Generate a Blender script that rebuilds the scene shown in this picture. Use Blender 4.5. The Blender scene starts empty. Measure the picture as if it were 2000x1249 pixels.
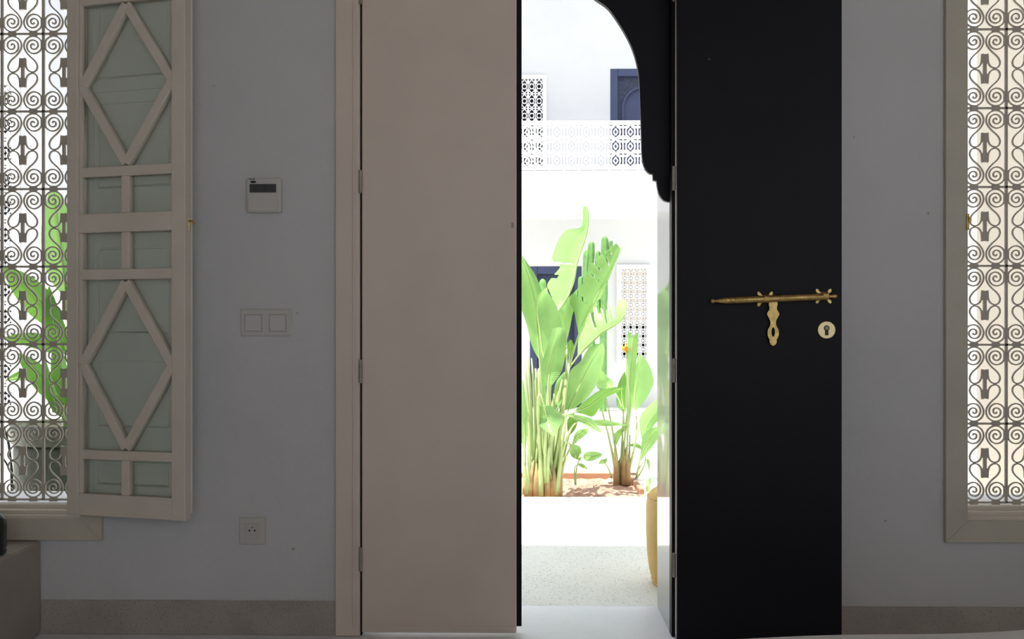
import bpy, math, random
from mathutils import Vector, Matrix

scene = bpy.context.scene
C = scene.collection
# ------------------------------------------------------------------ camera, sky, sun, exposure
F = 2000.0                      # focal length in pixels of the 2000 x 1249 frame
HOR = 660.0                     # pixel row of the horizon
YAW = math.radians(1.0)
CAM = Vector((0.0, -3.2, 0.933))
cd = bpy.data.cameras.new('camera'); cam = bpy.data.objects.new('camera', cd); C.objects.link(cam)
cam.location = CAM; cam.rotation_euler = (math.pi / 2, 0, YAW)
cd.sensor_width = 36; cd.lens = 36 * F / 2000; cd.shift_y = (HOR - 624.5) / 2000
cd.clip_start = 0.02; cd.clip_end = 200
scene.camera = cam

SKY = 1.8
SUN = 9.5
w = bpy.data.worlds.new('world'); scene.world = w; w.use_nodes = True
bg = w.node_tree.nodes['Background']
bg.inputs[0].default_value = (0.88, 0.94, 1.0, 1); bg.inputs[1].default_value = SKY
sl = bpy.data.lights.new('sun', 'SUN'); sl.energy = SUN; sl.angle = math.radians(0.55); sl.color = (1, 0.96, 0.9)
so = bpy.data.objects.new('sun', sl); C.objects.link(so)
so.rotation_euler = Vector((0.24, 0.178, -0.955)).to_track_quat('-Z', 'Y').to_euler()
so.location = (0, -3, 9)
scene.view_settings.view_transform = 'Standard'; scene.view_settings.look = 'None'
scene.view_settings.gamma = 1.0; scene.view_settings.use_curve_mapping = False
scene.view_settings.exposure = 0.0
scene.cycles.use_denoising = True
scene.cycles.max_bounces = 12; scene.cycles.diffuse_bounces = 6
scene.cycles.glossy_bounces = 4; scene.cycles.transmission_bounces = 8; scene.cycles.transparent_max_bounces = 12
scene.cycles.sample_clamp_indirect = 6

def P(px, py, Y):
    """world point on the plane y=Y whose image lies at that pixel of the photograph"""
    fx, fy = -math.sin(YAW), math.cos(YAW); rx, ry = math.cos(YAW), math.sin(YAW)
    u = (px - 1000) / F; v = (HOR - py) / F
    d = Vector((fx + rx * u, fy + ry * u, v))
    return CAM + d * ((Y - CAM.y) / d.y)
def PX(px, Y): return P(px, 0, Y).x
R = math.radians

# ------------------------------------------------------------------ materials
def mat(name, col, rough=0.6, var=0.0, scale=8.0, col2=None, bump=0.0, bscale=60.0, metal=0.0, spec=0.5, speck=None, coat=0.0):
    m = bpy.data.materials.new(name); m.use_nodes = True
    nt = m.node_tree; b = nt.nodes['Principled BSDF']
    b.inputs['Roughness'].default_value = rough; b.inputs['Metallic'].default_value = metal
    b.inputs['Specular IOR Level'].default_value = spec; b.inputs['Coat Weight'].default_value = coat
    b.inputs['Base Color'].default_value = (*col, 1)
    tc = nt.nodes.new('ShaderNodeTexCoord'); out = None
    if var or col2:
        n = nt.nodes.new('ShaderNodeTexNoise'); n.inputs['Scale'].default_value = scale; n.inputs['Detail'].default_value = 6
        nt.links.new(tc.outputs['Object'], n.inputs['Vector'])
        r = nt.nodes.new('ShaderNodeValToRGB')
        c2 = col2 or tuple(c * (1 - var) for c in col)
        c1 = col if col2 else tuple(min(1, c * (1 + var)) for c in col)
        r.color_ramp.elements[0].position = 0.35; r.color_ramp.elements[1].position = 0.65
        r.color_ramp.elements[0].color = (*c2, 1); r.color_ramp.elements[1].color = (*c1, 1)
        nt.links.new(n.outputs['Fac'], r.inputs['Fac']); out = r.outputs['Color']
    if speck:
        scol, sscale, thr = speck
        v = nt.nodes.new('ShaderNodeTexVoronoi'); v.inputs['Scale'].default_value = sscale
        nt.links.new(tc.outputs['Object'], v.inputs['Vector'])
        lt = nt.nodes.new('ShaderNodeMath'); lt.operation = 'LESS_THAN'; lt.inputs[1].default_value = thr
        nt.links.new(v.outputs['Distance'], lt.inputs[0])
        mx = nt.nodes.new('ShaderNodeMix'); mx.data_type = 'RGBA'
        if out: nt.links.new(out, mx.inputs[6])
        else: mx.inputs[6].default_value = (*col, 1)
        mx.inputs[7].default_value = (*scol, 1)
        nt.links.new(lt.outputs[0], mx.inputs[0]); out = mx.outputs[2]
    if out: nt.links.new(out, b.inputs['Base Color'])
    if bump:
        n2 = nt.nodes.new('ShaderNodeTexNoise'); n2.inputs['Scale'].default_value = bscale; n2.inputs['Detail'].default_value = 4
        nt.links.new(tc.outputs['Object'], n2.inputs['Vector'])
        bp = nt.nodes.new('ShaderNodeBump'); bp.inputs['Strength'].default_value = bump; bp.inputs['Distance'].default_value = 0.01
        nt.links.new(n2.outputs['Fac'], bp.inputs['Height']); nt.links.new(bp.outputs[0], b.inputs['Normal'])
    return m

M = {}
M['plaster'] = mat('plaster', (0.60, 0.60, 0.605), 0.85, 0.03, 2.5, bump=0.25, bscale=45)
M['plaster_out'] = mat('plaster_out', (0.62, 0.62, 0.635), 0.9, 0.02, 2)
M['wing'] = mat('wing_plaster', (0.57, 0.52, 0.45), 0.9, 0.02, 2)
M['skirting'] = mat('skirting', (0.40, 0.36, 0.32), 0.6, 0.10, 6, speck=((0.22, 0.2, 0.18), 120, 0.2))
M['concrete'] = mat('bench_render', (0.39, 0.35, 0.31), 0.8, 0.08, 5, bump=0.2, bscale=40)
M['floor_in'] = mat('floor_in', (0.85, 0.85, 0.90), 0.42, 0.03, 5, speck=((0.62, 0.62, 0.62), 140, 0.16))
M['terrazzo'] = mat('terrazzo', (0.72, 0.72, 0.67), 0.55, 0.04, 3, speck=((0.42, 0.42, 0.40), 70, 0.24))
M['cream'] = mat('cream_paint', (0.72, 0.62, 0.535), 0.5, 0.03, 4, bump=0.06, bscale=120)
M['cream_sash'] = mat('cream_sash_paint', (0.70, 0.64, 0.55), 0.5, 0.04, 7, bump=0.08, bscale=90)
M['casing'] = mat('casing_paint', (0.56, 0.52, 0.43), 0.55, 0.05, 6, bump=0.08, bscale=90)  # somewhat darker than the cream of doors and sash
M['grey_shutter'] = mat('grey_shutter_paint', (0.88, 0.88, 0.82), 0.6, 0.03, 5)
M['black'] = mat('black_paint', (0.0050, 0.0050, 0.0085), 0.5, 0.15, 6, bump=0.05, bscale=150, spec=0.18, speck=((0.25, 0.25, 0.27), 9, 0.02))
M['black_gloss'] = mat('black_gloss_paint', (0.020, 0.020, 0.026), 0.36, bump=0.02, bscale=20, spec=0.9, coat=0.8)
M['brass'] = mat('brass', (0.62, 0.44, 0.16), 0.42, 0.18, 60, metal=0.85, bump=0.15, bscale=160)
M['brass_pale'] = mat('brass_pale', (0.80, 0.66, 0.36), 0.42, 0.05, 40, metal=0.6)
M['dark'] = mat('dark_hole', (0.01, 0.01, 0.01), 0.8)
M['steel'] = mat('old_hinge', (0.34, 0.31, 0.26), 0.5, 0.15, 40, metal=0.3)
M['iron'] = mat('painted_iron', (0.50, 0.46, 0.40), 0.55, 0.06, 20, bump=0.1, bscale=100)
M['white_iron'] = mat('white_iron', (0.82, 0.82, 0.82), 0.6)
M['plastic'] = mat('plastic', (0.56, 0.55, 0.52), 0.4)
M['plastic_b'] = mat('plastic_button', (0.58, 0.58, 0.57), 0.35)
M['lcd'] = mat('lcd', (0.06, 0.065, 0.065), 0.25)
M['ink'] = mat('ink', (0.015, 0.015, 0.015), 0.5)
M['sheet'] = mat('bed_sheet', (0.88, 0.88, 0.91), 0.9, 0.01, 4, bump=0.2, bscale=12)
M['wood'] = mat('bed_wood', (0.2, 0.13, 0.08), 0.6, 0.2, 8)
M['navy'] = mat('navy_paint', (0.035, 0.045, 0.11), 0.5, 0.08, 4)
M['navy_dark'] = mat('navy_carved', (0.02, 0.028, 0.06), 0.6, 0.4, 30, bump=0.5, bscale=40)
M['void'] = mat('room_shade', (0.05, 0.05, 0.06), 0.9)  # room shade put into the colour of the backing sheets
M['curtain'] = mat('beige_curtain', (0.72, 0.62, 0.54), 0.9)
M['soil'] = mat('soil', (0.44, 0.27, 0.20), 0.95, 0.25, 9, bump=0.6, bscale=30)
M['terracotta'] = mat('terracotta', (0.42, 0.22, 0.14), 0.9, 0.1, 8)
M['mustard'] = mat('mustard_leather', (0.62, 0.40, 0.11), 0.6, 0.10, 9, bump=0.15, bscale=50)
M['pot'] = mat('green_glaze', (0.045, 0.055, 0.030), 0.55, 0.3, 9, bump=0.2, bscale=25)
M['pot_rim'] = mat('green_glaze_rim', (0.07, 0.08, 0.045), 0.4, 0.4, 30, bump=0.4, bscale=60)
M['jar'] = mat('black_ceramic', (0.008, 0.009, 0.008), 0.25)
M['stalk'] = mat('stalk', (0.40, 0.50, 0.21), 0.5, 0.12, 6)
M['sheath'] = mat('dry_sheath', (0.42, 0.30, 0.14), 0.8, 0.2, 12)
M['cactus'] = mat('cactus', (0.12, 0.27, 0.07), 0.6, 0.15, 14)
M['flower'] = mat('flower', (0.8, 0.35, 0.05), 0.6)
M['ceiling'] = mat('cedar_ceiling', (0.36, 0.27, 0.19), 0.8, 0.15, 3)

def leaf_mat(name, col, tcol):
    m = bpy.data.materials.new(name); m.use_nodes = True; nt = m.node_tree
    b = nt.nodes['Principled BSDF']; o = nt.nodes['Material Output']
    tc = nt.nodes.new('ShaderNodeTexCoord'); n = nt.nodes.new('ShaderNodeTexNoise'); n.inputs['Scale'].default_value = 7
    nt.links.new(tc.outputs['Object'], n.inputs['Vector'])
    r = nt.nodes.new('ShaderNodeValToRGB')
    r.color_ramp.elements[0].position = 0.3; r.color_ramp.elements[1].position = 0.7
    r.color_ramp.elements[0].color = (*[c * 0.82 for c in col], 1); r.color_ramp.elements[1].color = (*col, 1)
    nt.links.new(n.outputs['Fac'], r.inputs['Fac']); nt.links.new(r.outputs[0], b.inputs['Base Color'])
    b.inputs['Roughness'].default_value = 0.30
    t = nt.nodes.new('ShaderNodeBsdfTranslucent'); t.inputs['Color'].default_value = (*tcol, 1)
    mx = nt.nodes.new('ShaderNodeMixShader'); mx.inputs[0].default_value = 0.42
    nt.links.new(b.outputs[0], mx.inputs[1]); nt.links.new(t.outputs[0], mx.inputs[2]); nt.links.new(mx.outputs[0], o.inputs[0])
    return m
M['leaf'] = leaf_mat('leaf', (0.31, 0.53, 0.20), (0.32, 0.61, 0.15))
M['leaf_dark'] = leaf_mat('leaf_deep', (0.12, 0.28, 0.06), (0.20, 0.44, 0.06))

def glass_mat():
    m = bpy.data.materials.new('window_glass'); m.use_nodes = True; nt = m.node_tree
    o = nt.nodes['Material Output']; nt.nodes.remove(nt.nodes['Principled BSDF'])
    tr = nt.nodes.new('ShaderNodeBsdfTransparent'); tr.inputs[0].default_value = (0.965, 0.98, 0.965, 1)
    gl = nt.nodes.new('ShaderNodeBsdfGlossy'); gl.inputs['Roughness'].default_value = 0.08
    fr = nt.nodes.new('ShaderNodeFresnel'); fr.inputs[0].default_value = 1.45
    mx = nt.nodes.new('ShaderNodeMixShader')
    nt.links.new(fr.outputs[0], mx.inputs[0]); nt.links.new(tr.outputs[0], mx.inputs[1]); nt.links.new(gl.outputs[0], mx.inputs[2])
    nt.links.new(mx.outputs[0], o.inputs[0]); return m
M['glass'] = glass_mat()

# ------------------------------------------------------------------ mesh helpers
class MB:
    def __init__(s): s.v = []; s.f = []
    def box(s, x0, x1, y0, y1, z0, z1):
        k = len(s.v)
        s.v += [(x, y, z) for z in (z0, z1) for y in (y0, y1) for x in (x0, x1)]
        s.f += [tuple(k + i for i in q) for q in ((0, 2, 3, 1), (4, 5, 7, 6), (0, 1, 5, 4), (2, 6, 7, 3), (0, 4, 6, 2), (1, 3, 7, 5))]
        return s
    def prism(s, pts, y0, y1):
        """outline in x,z extruded from y0 to y1"""
        n = len(pts); k = len(s.v)
        s.v += [(x, y0, z) for x, z in pts] + [(x, y1, z) for x, z in pts]
        s.f.append(tuple(range(k, k + n))); s.f.append(tuple(range(k + 2 * n - 1, k + n - 1, -1)))
        for i in range(n):
            j = (i + 1) % n; s.f.append((k + i, k + n + i, k + n + j, k + j))
        return s
    def ribbon(s, pts, wd, y0, y1):
        """flat bar of width wd bent along an x,z polyline, thickness y0..y1"""
        n = len(pts); k = len(s.v)
        for i, (x, z) in enumerate(pts):
            a = pts[max(0, i - 1)]; b = pts[min(n - 1, i + 1)]
            tx, tz = b[0] - a[0], b[1] - a[1]; l = math.hypot(tx, tz) or 1
            nx, nz = -tz / l * wd / 2, tx / l * wd / 2
            s.v += [(x + nx, y0, z + nz), (x - nx, y0, z - nz), (x - nx, y1, z - nz), (x + nx, y1, z + nz)]
        for i in range(n - 1):
            a = k + 4 * i
            for q in range(4): s.f.append((a + q, a + (q + 1) % 4, a + 4 + (q + 1) % 4, a + 4 + q))
        s.f.append((k, k + 3, k + 2, k + 1)); e = k + 4 * (n - 1); s.f.append((e, e + 1, e + 2, e + 3))
        return s
    def tube(s, pts, rad, seg=8):
        pts = [Vector(p) for p in pts]; n = len(pts); k = len(s.v)
        if not isinstance(rad, (list, tuple)): rad = [rad] * n
        ref = None
        for i, p in enumerate(pts):
            t = (pts[min(n - 1, i + 1)] - pts[max(0, i - 1)]).normalized()
            if ref is None: ref = Vector((0, 0, 1)) if abs(t.z) < 0.9 else Vector((1, 0, 0))
            a = t.cross(ref).normalized(); b = t.cross(a).normalized(); ref = -b if False else ref
            for j in range(seg):
                an = 2 * math.pi * j / seg
                s.v.append(tuple(p + (a * math.cos(an) + b * math.sin(an)) * rad[i]))
        for i in range(n - 1):
            for j in range(seg):
                j2 = (j + 1) % seg
                s.f.append((k + i * seg + j, k + i * seg + j2, k + (i + 1) * seg + j2, k + (i + 1) * seg + j))
        s.f.append(tuple(range(k + seg - 1, k - 1, -1))); e = k + (n - 1) * seg; s.f.append(tuple(range(e, e + seg)))
        return s
    def lathe(s, prof, c=(0, 0, 0), seg=32):
        k = len(s.v); n = len(prof)
        for r, z in prof:
            for j in range(seg):
                an = 2 * math.pi * j / seg; s.v.append((c[0] + r * math.cos(an), c[1] + r * math.sin(an), c[2] + z))
        for i in range(n - 1):
            for j in range(seg):
                j2 = (j + 1) % seg
                s.f.append((k + i * seg + j, k + i * seg + j2, k + (i + 1) * seg + j2, k + (i + 1) * seg + j))
        if prof[0][0] > 1e-5: s.f.append(tuple(range(k + seg - 1, k - 1, -1)))
        if prof[-1][0] > 1e-5: e = k + (n - 1) * seg; s.f.append(tuple(range(e, e + seg)))
        return s
    def disc(s, cx, cz, r, y0, y1, seg=32):
        return s.prism([(cx + r * math.cos(2 * math.pi * i / seg), cz + r * math.sin(2 * math.pi * i / seg)) for i in range(seg)], y0, y1)
    def mesh(s, name):
        me = bpy.data.meshes.new(name); me.from_pydata(s.v, [], s.f); me.update(); return me
    def build(s, name, m, parent=None, smooth=False, bevel=0.0):
        me = s.mesh(name)
        import bmesh
        bm = bmesh.new(); bm.from_mesh(me); bmesh.ops.recalc_face_normals(bm, faces=bm.faces); bm.to_mesh(me); bm.free()
        return link(name, me, m, parent, smooth, bevel)

def link(name, me, m, parent=None, smooth=False, bevel=0.0):
    if m and not me.materials: me.materials.append(M[m])
    o = bpy.data.objects.new(name, me); C.objects.link(o); o.parent = parent
    if smooth: me.polygons.foreach_set('use_smooth', [True] * len(me.polygons))
    if bevel:
        b = o.modifiers.new('bevel', 'BEVEL'); b.width = bevel; b.segments = 2; b.limit_method = 'ANGLE'
    return o
def tag(o, label, cat, group=None, kind=None):
    o['label'] = label; o['category'] = cat
    if group: o['group'] = group
    if kind: o['kind'] = kind
    return o
def thing(name, label, cat, loc=(0, 0, 0), rz=0.0, group=None, kind=None):
    o = bpy.data.objects.new(name, None); C.objects.link(o); o.empty_display_size = 0.1
    o.location = loc; o.rotation_euler = (0, 0, rz)
    return tag(o, label, cat, group, kind)

def smooth_path(pts, sub=4):
    out = []
    n = len(pts)
    for i in range(n - 1):
        p0 = pts[max(0, i - 1)]; p1 = pts[i]; p2 = pts[i + 1]; p3 = pts[min(n - 1, i + 2)]
        for k in range(sub):
            t = k / sub
            out.append(tuple(0.5 * ((2 * b) + (c - a) * t + (2 * a - 5 * b + 4 * c - d) * t * t + (3 * b - a - 3 * c + d) * t ** 3)
                             for a, b, c, d in zip(p0, p1, p2, p3)))
    out.append(tuple(pts[-1])); return out

# ================================================================== THE SETTING
TW = 0.36                                   # thickness of the front wall
XL, XR = -0.526, 0.442                      # clear door opening
DH = 2.36
W1R = PX(161, 0); W1L = W1R - 0.90; WB1 = P(80, 1012, 0).z
W2L = PX(1886, 0); W2R = W2L + 0.90; WB2 = P(1940, 1016, 0).z
WT = 2.20                                   # top of the windows
RX0, RX1, RY0, RZ = -2.75, 3.1, -5.8, 3.15
BX0, BX1, BZ0, BZ1 = -0.65, 2.95, 0.02, 2.80    # opening added in the back wall to light the room
TOP = 5.65

b = MB()
xs = [RX0 - 0.3, W1L, W1R, XL - 0.02, XR + 0.02, W2L, W2R, RX1 + 0.3]
for i in range(0, 7, 2): b.box(xs[i], xs[i + 1], 0, TW, 0, TOP)
b.box(W1L, W1R, 0, TW, 0, WB1); b.box(W1L, W1R, 0, TW, WT, TOP)
b.box(W2L, W2R, 0, TW, 0, WB2); b.box(W2L, W2R, 0, TW, WT, TOP)
b.box(XL - 0.02, XR + 0.02, 0, TW, DH, TOP)
tag(b.build('wall_front', 'plaster'), 'grey white plastered wall around the door and both windows', 'wall', kind='structure')
tag(MB().box(RX0 - 0.3, RX0, RY0, 0, 0, RZ).build('wall_left', 'plaster'), 'plastered side wall at the far left of the room', 'wall', kind='structure')
tag(MB().box(RX1, RX1 + 0.3, RY0, 0, 0, RZ).build('wall_right', 'plaster'), 'plastered side wall at the far right of the room', 'wall', kind='structure')
b = MB().box(RX0, BX0, RY0 - 0.3, RY0, 0, RZ).box(BX1, RX1, RY0 - 0.3, RY0, 0, RZ).box(BX0, BX1, RY0 - 0.3, RY0, 0, BZ0).box(BX0, BX1, RY0 - 0.3, RY0, BZ1, RZ)
tag(b.build('wall_back', 'plaster'), 'plastered wall behind the bed with a wide opening added for light', 'wall', kind='structure')
wb = tag(MB().box(BX0, BX1, RY0 - 0.05, RY0 + 0.02, BZ0, BZ0 + 0.06).box(BX0, BX1, RY0 - 0.05, RY0 + 0.02, BZ1 - 0.06, BZ1)
    .box(BX0, BX0 + 0.06, RY0 - 0.05, RY0 + 0.02, BZ0, BZ1).box(BX1 - 0.06, BX1, RY0 - 0.05, RY0 + 0.02, BZ0, BZ1)
    .build('added_light_window', 'cream'), 'cream frame of the unseen window added to light the room', 'window', kind='structure')  # added behind the camera so daylight reaches the front wall
tag(MB().box(RX0 - 0.3, RX1 + 0.3, RY0 - 0.3, TW, -0.2, 0).build('floor', 'floor_in'), 'pale polished floor running through the doorway', 'floor', kind='structure')
tag(MB().box(RX0 - 0.3, RX1 + 0.3, RY0 - 0.3, 0, RZ, RZ + 0.25).build('ceiling', 'ceiling'), 'plain brown cedar ceiling of the room', 'ceiling', kind='structure')
tag(MB().box(-6, 7, RY0 - 7, RY0 - 0.3, -0.2, 0).build('bounce_terrace', 'plaster_out'), 'unseen terrace added to bounce sunlight into the room', 'terrace', kind='structure')  # added ground outside the back opening, reflects sun indoors
# skirting in the wall's own plane, split by the door and the bench
BENX = PX(82, 0); CAS = PX(657, 0)
tag(MB().box(BENX, CAS, -0.006, 0, 0, 0.108).build('baseboard_left', 'skirting', bevel=0.004), 'brown grey speckled skirting strip left of the door', 'baseboard', kind='structure')
tag(MB().box(XR + 0.1, RX1, -0.006, 0, 0, 0.098).build('baseboard_right', 'skirting', bevel=0.004), 'brown grey speckled skirting strip right of the door', 'baseboard', kind='structure')

# ---- courtyard ground with the sunken planting bed
BD = (-2.1, 0.70, 2.80, 3.80)               # bed x0 x1 y0 y1
GX0, GX1, GY1 = -9, 9, 12
b = MB().box(GX0, GX1, TW, BD[2], -0.2, 0).box(GX0, GX1, BD[3], GY1, -0.2, 0).box(GX0, BD[0], BD[2], BD[3], -0.2, 0).box(BD[1], GX1, BD[2], BD[3], -0.2, 0)
tag(b.build('patio_floor', 'terrazzo'), 'pale speckled terrazzo floor of the courtyard', 'floor', kind='structure')
random.seed(5)
b = MB(); nx, ny = 120, 46
for j in range(ny + 1):
    for i in range(nx + 1):
        x = BD[0] + (BD[1] - BD[0]) * i / nx; y = BD[2] + (BD[3] - BD[2]) * j / ny
        e = min(1, 8 * min(i / nx, 1 - i / nx, j / ny, 1 - j / ny) + 0.2)
        b.v.append((x, y, -0.03 + e * (0.018 * math.sin(x * 9 + 1.3 * y) * math.cos(y * 8 - x) + random.uniform(-0.012, 0.02))))
for j in range(ny):
    for i in range(nx):
        a = j * (nx + 1) + i; b.f.append((a, a + 1, a + nx + 2, a + nx + 1))
tag(b.build('soil', 'soil', smooth=False), 'reddish brown soil of the planting bed beyond the door', 'soil', kind='stuff')
tag(MB().box(BD[0], BD[1] + 0.03, BD[3] - 0.03, BD[3], -0.1, 0.012).box(BD[1] - 0.03, BD[1], BD[2] + 0.30, BD[3], -0.1, 0.006)
    .build('bed_edging', 'terracotta', bevel=0.006), 'low terracotta edging along the planting bed', 'edging', kind='structure')

# ---- far courtyard wall, with recessed openings
YF = 10.6
def fp(px, py, Y=YF): p = P(px, py, Y); return p.x, p.z
FT = 6.4
ox = []                                     # openings: x0 x1 z0 z1
u_lat = (fp(960, 0)[0], fp(1060, 0)[0], fp(0, 330)[1], fp(0, 160)[1])
u_door = (fp(1192, 0)[0], fp(1322, 0)[0], fp(0, 330)[1], fp(0, 140)[1])
g_lat = (fp(1213, 0)[0], fp(1262, 0)[0], fp(0, 700)[1], fp(0, 528)[1])
g_door = (fp(1035, 0)[0], fp(1136, 0)[0], 0.0, fp(0, 522)[1])
def wall_with_holes(x0, x1, z0, z1, y0, y1, holes):
    b = MB(); X = sorted({x0, x1, *[h[0] for h in holes], *[h[1] for h in holes]}); Z = sorted({z0, z1, *[h[2] for h in holes], *[h[3] for h in holes]})
    for i in range(len(X) - 1):
        run = None
        for j in range(len(Z) - 1):
            cx, cz = (X[i] + X[i + 1]) / 2, (Z[j] + Z[j + 1]) / 2
            inside = any(h[0] < cx < h[1] and h[2] < cz < h[3] for h in holes)
            if not inside and run is None: run = Z[j]
            if inside and run is not None: b.box(X[i], X[i + 1], y0, y1, run, Z[j]); run = None
        if run is not None: b.box(X[i], X[i + 1], y0, y1, run, Z[-1])
    return b
tag(wall_with_holes(GX0, GX1, 0, FT, YF, YF + 0.35, [u_lat, u_door, g_lat, g_door]).build('wall_courtyard', 'plaster_out'),
    'sunlit white two storey wall across the courtyard', 'wall', kind='structure')
tag(MB().box(GX0, GX1, YF + 0.35, YF + 0.45, 0, FT).build('wall_courtyard_backing', 'void'), 'dark sheet standing in for shaded rooms behind the far courtyard wall', 'wall', kind='structure')  # flat sheet; its dark colour stands in for shade indoors
YB = YF - 0.8
zb0, zb1 = P(1100, 415, YB).z, P(1100, 334, YB).z
tag(MB().box(PX(560, YB), PX(1560, YB), YB, YF, zb0, zb1).build('balcony', 'plaster_out'), 'white balcony slab across the courtyard', 'balcony', kind='structure')
tag(MB().box(GX0, GX1, YF - 0.9, YF + 0.45, FT, FT + 0.3).build('shading_overhang', 'plaster_out'), 'unseen white overhang added to shade the far courtyard wall', 'roof', kind='structure')  # added above the view to keep sun off the upper wall
# wings on both sides of the courtyard
WY = 1.8; WX = PX(1908, WY)
ww = tag(MB().box(WX, 7, WY + 0.015, WY + 0.4, 0, TOP).build('wall_wing_right', 'plaster_out'), 'beige outer wall seen through the right window', 'wall', kind='structure')
MB().box(WX, 7, WY, WY + 0.015, 0, TOP).build('beige_render', 'wing', ww)
LY = 3.8; LX = PX(42, LY)
lat_l = (LX - 0.60, LX - 0.045, 0.42, P(20, 168, LY).z)
tag(wall_with_holes(-8, LX, 0, TOP, LY, LY + 0.35, [lat_l]).build('wall_wing_left', 'plaster_out'), 'white outer wall at the edge of the left window view', 'wall', kind='structure')
tag(MB().box(-8, LX - 0.1, LY + 0.35, LY + 0.4, 0, TOP).build('wall_wing_left_backing', 'void'), 'dark sheet standing in for the shaded room behind the tall lattice window', 'wall', kind='structure')  # shade of the room painted as a dark sheet behind the lattice

# ================================================================== DOOR
# trim around the doorway
t = tag(bpy.data.objects.new('trim_1', None), 'cream wooden door casing with fine grooves around the doorway', 'door casing', kind='structure'); C.objects.link(t)
def casing(x0, x1, z0, z1, horiz=False, flip=False):
    b = MB().box(x0, x1, -0.020, 0, z0, z1)
    return b
c = MB().box(CAS, XL - 0.004, -0.018, 0, 0.002, DH + 0.07).build('casing_board', 'cream', t, bevel=0.003)
MB().box(XL - 0.026, XL - 0.018, -0.022, -0.018, 0.03, DH).build('bead', 'cream', c, bevel=0.002)
c = MB().box(XR + 0.010, XR + 0.075, -0.015, 0, 0.002, DH + 0.07).build('casing_board', 'cream', t, bevel=0.003)
c = MB().box(XL - 0.004, XR + 0.010, -0.018, 0, DH, DH + 0.07).build('casing_board', 'cream', t, bevel=0.003)
# black lining of the reveal
t = tag(bpy.data.objects.new('trim_2', None), 'glossy black painted lining of the door reveal', 'door jamb', kind='structure'); C.objects.link(t)
MB().box(XR, XR + 0.02, 0.052, TW, 0, DH).build('jamb_lining', 'black_gloss', t)
MB().box(XL - 0.02, XL, 0.06, TW, 0, DH).build('jamb_lining', 'black_gloss', t)
MB().box(XR, XR + 0.02, 0.0, 0.052, 0, DH).build('door_frame', 'black', t)
MB().box(XL - 0.02, XL, 0.0, 0.06, 0, DH).build('door_frame', 'black', t)
MB().box(XL, XR, 0.0, 0.052, DH - 0.02, DH).build('door_frame', 'black', t)
# carved arch panel in the doorway, just behind the leaves
AY0, AY1 = 0.055, 0.078
CX = (XL + XR) / 2
prof = [(1166, 0), (1187, 15), (1205, 39), (1222, 67), (1235, 94), (1244, 124), (1248.5, 155), (1250.5, 202), (1252, 240), (1253, 275), (1254, 303),
        (1257, 322), (1263, 334), (1270, 339.5), (1275, 340), (1276, 352), (1282.5, 353.5), (1285, 370), (1289, 382), (1297, 391.5), (1309, 395)]
prof = smooth_path(prof[:14], 3)[:-1] + prof[13:16] + smooth_path(prof[16:], 3)
half = [(P(x, y, AY0).x, P(x, y, AY0).z) for x, y in prof]
ccx, ccz = CX, P(1010, 182, AY0).z; r0 = half[0][0] - CX; a0 = math.atan2(half[0][1] - ccz, r0); rr = math.hypot(r0, half[0][1] - ccz)
arc = [(CX + rr * math.cos(a), ccz + rr * math.sin(a)) for a in [a0 + (math.pi / 2 - a0) * k / 8 for k in range(8, 0, -1)]]
half = arc + half
right = [(CX, DH - 0.02), (XR, DH - 0.02), (XR, half[-1][1])] + [(min(x, XR), z) for x, z in half[::-1]]
left = [(2 * CX - x, z) for x, z in right]
ar = thing('arch_panel', 'black wooden arch panel with stepped scalloped corbels in the doorway', 'arch', (0, 0, 0))
MB().prism(right, AY0, AY1).build('arch_half', 'black', ar)
MB().prism(left, AY0, AY1).build('arch_half', 'black', ar)

LW = 0.490; LH0, LH1 = 0.012, DH - 0.01
# left leaf, shut
d1 = thing('door_1', 'cream painted door leaf standing shut left of the opening', 'door', (XL, 0, 0), kind='structure')
MB().box(0.002, CX - XL, -0.014, 0.028, LH0, LH1).build('leaf_board', 'cream', d1, bevel=0.003)
MB().box(0.012, CX - XL + 0.016, 0.028, 0.050, 0.022, LH1).build('outer_board', 'black', d1, bevel=0.002)
MB().box(0.012, CX - XL - 0.006, -0.0165, -0.014, 0.025, 0.034).build('weather_strip', 'cream', d1, bevel=0.001)
kn = MB().box(CX - XL - 0.016, CX - XL - 0.008, -0.016, -0.0135, P(1004, 446, 0).z, P(1004, 436, 0).z).build('latch_mark', 'steel', d1)
def hinge_z(pairs): return [(P(x, y1, 0).z, P(x, y0, 0).z) for x, y0, y1 in pairs]
for z0, z1 in hinge_z([(705, -34, 12), (705, 335, 379), (705, 703, 748), (705, 1067, 1113)]):
    h = MB().tube([(0, 0, z0), (0, 0, z1)], 0.0058, 10).build('hinge', 'steel', d1, smooth=False)
    h.location = (-0.001, -0.0215, 0)
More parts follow.
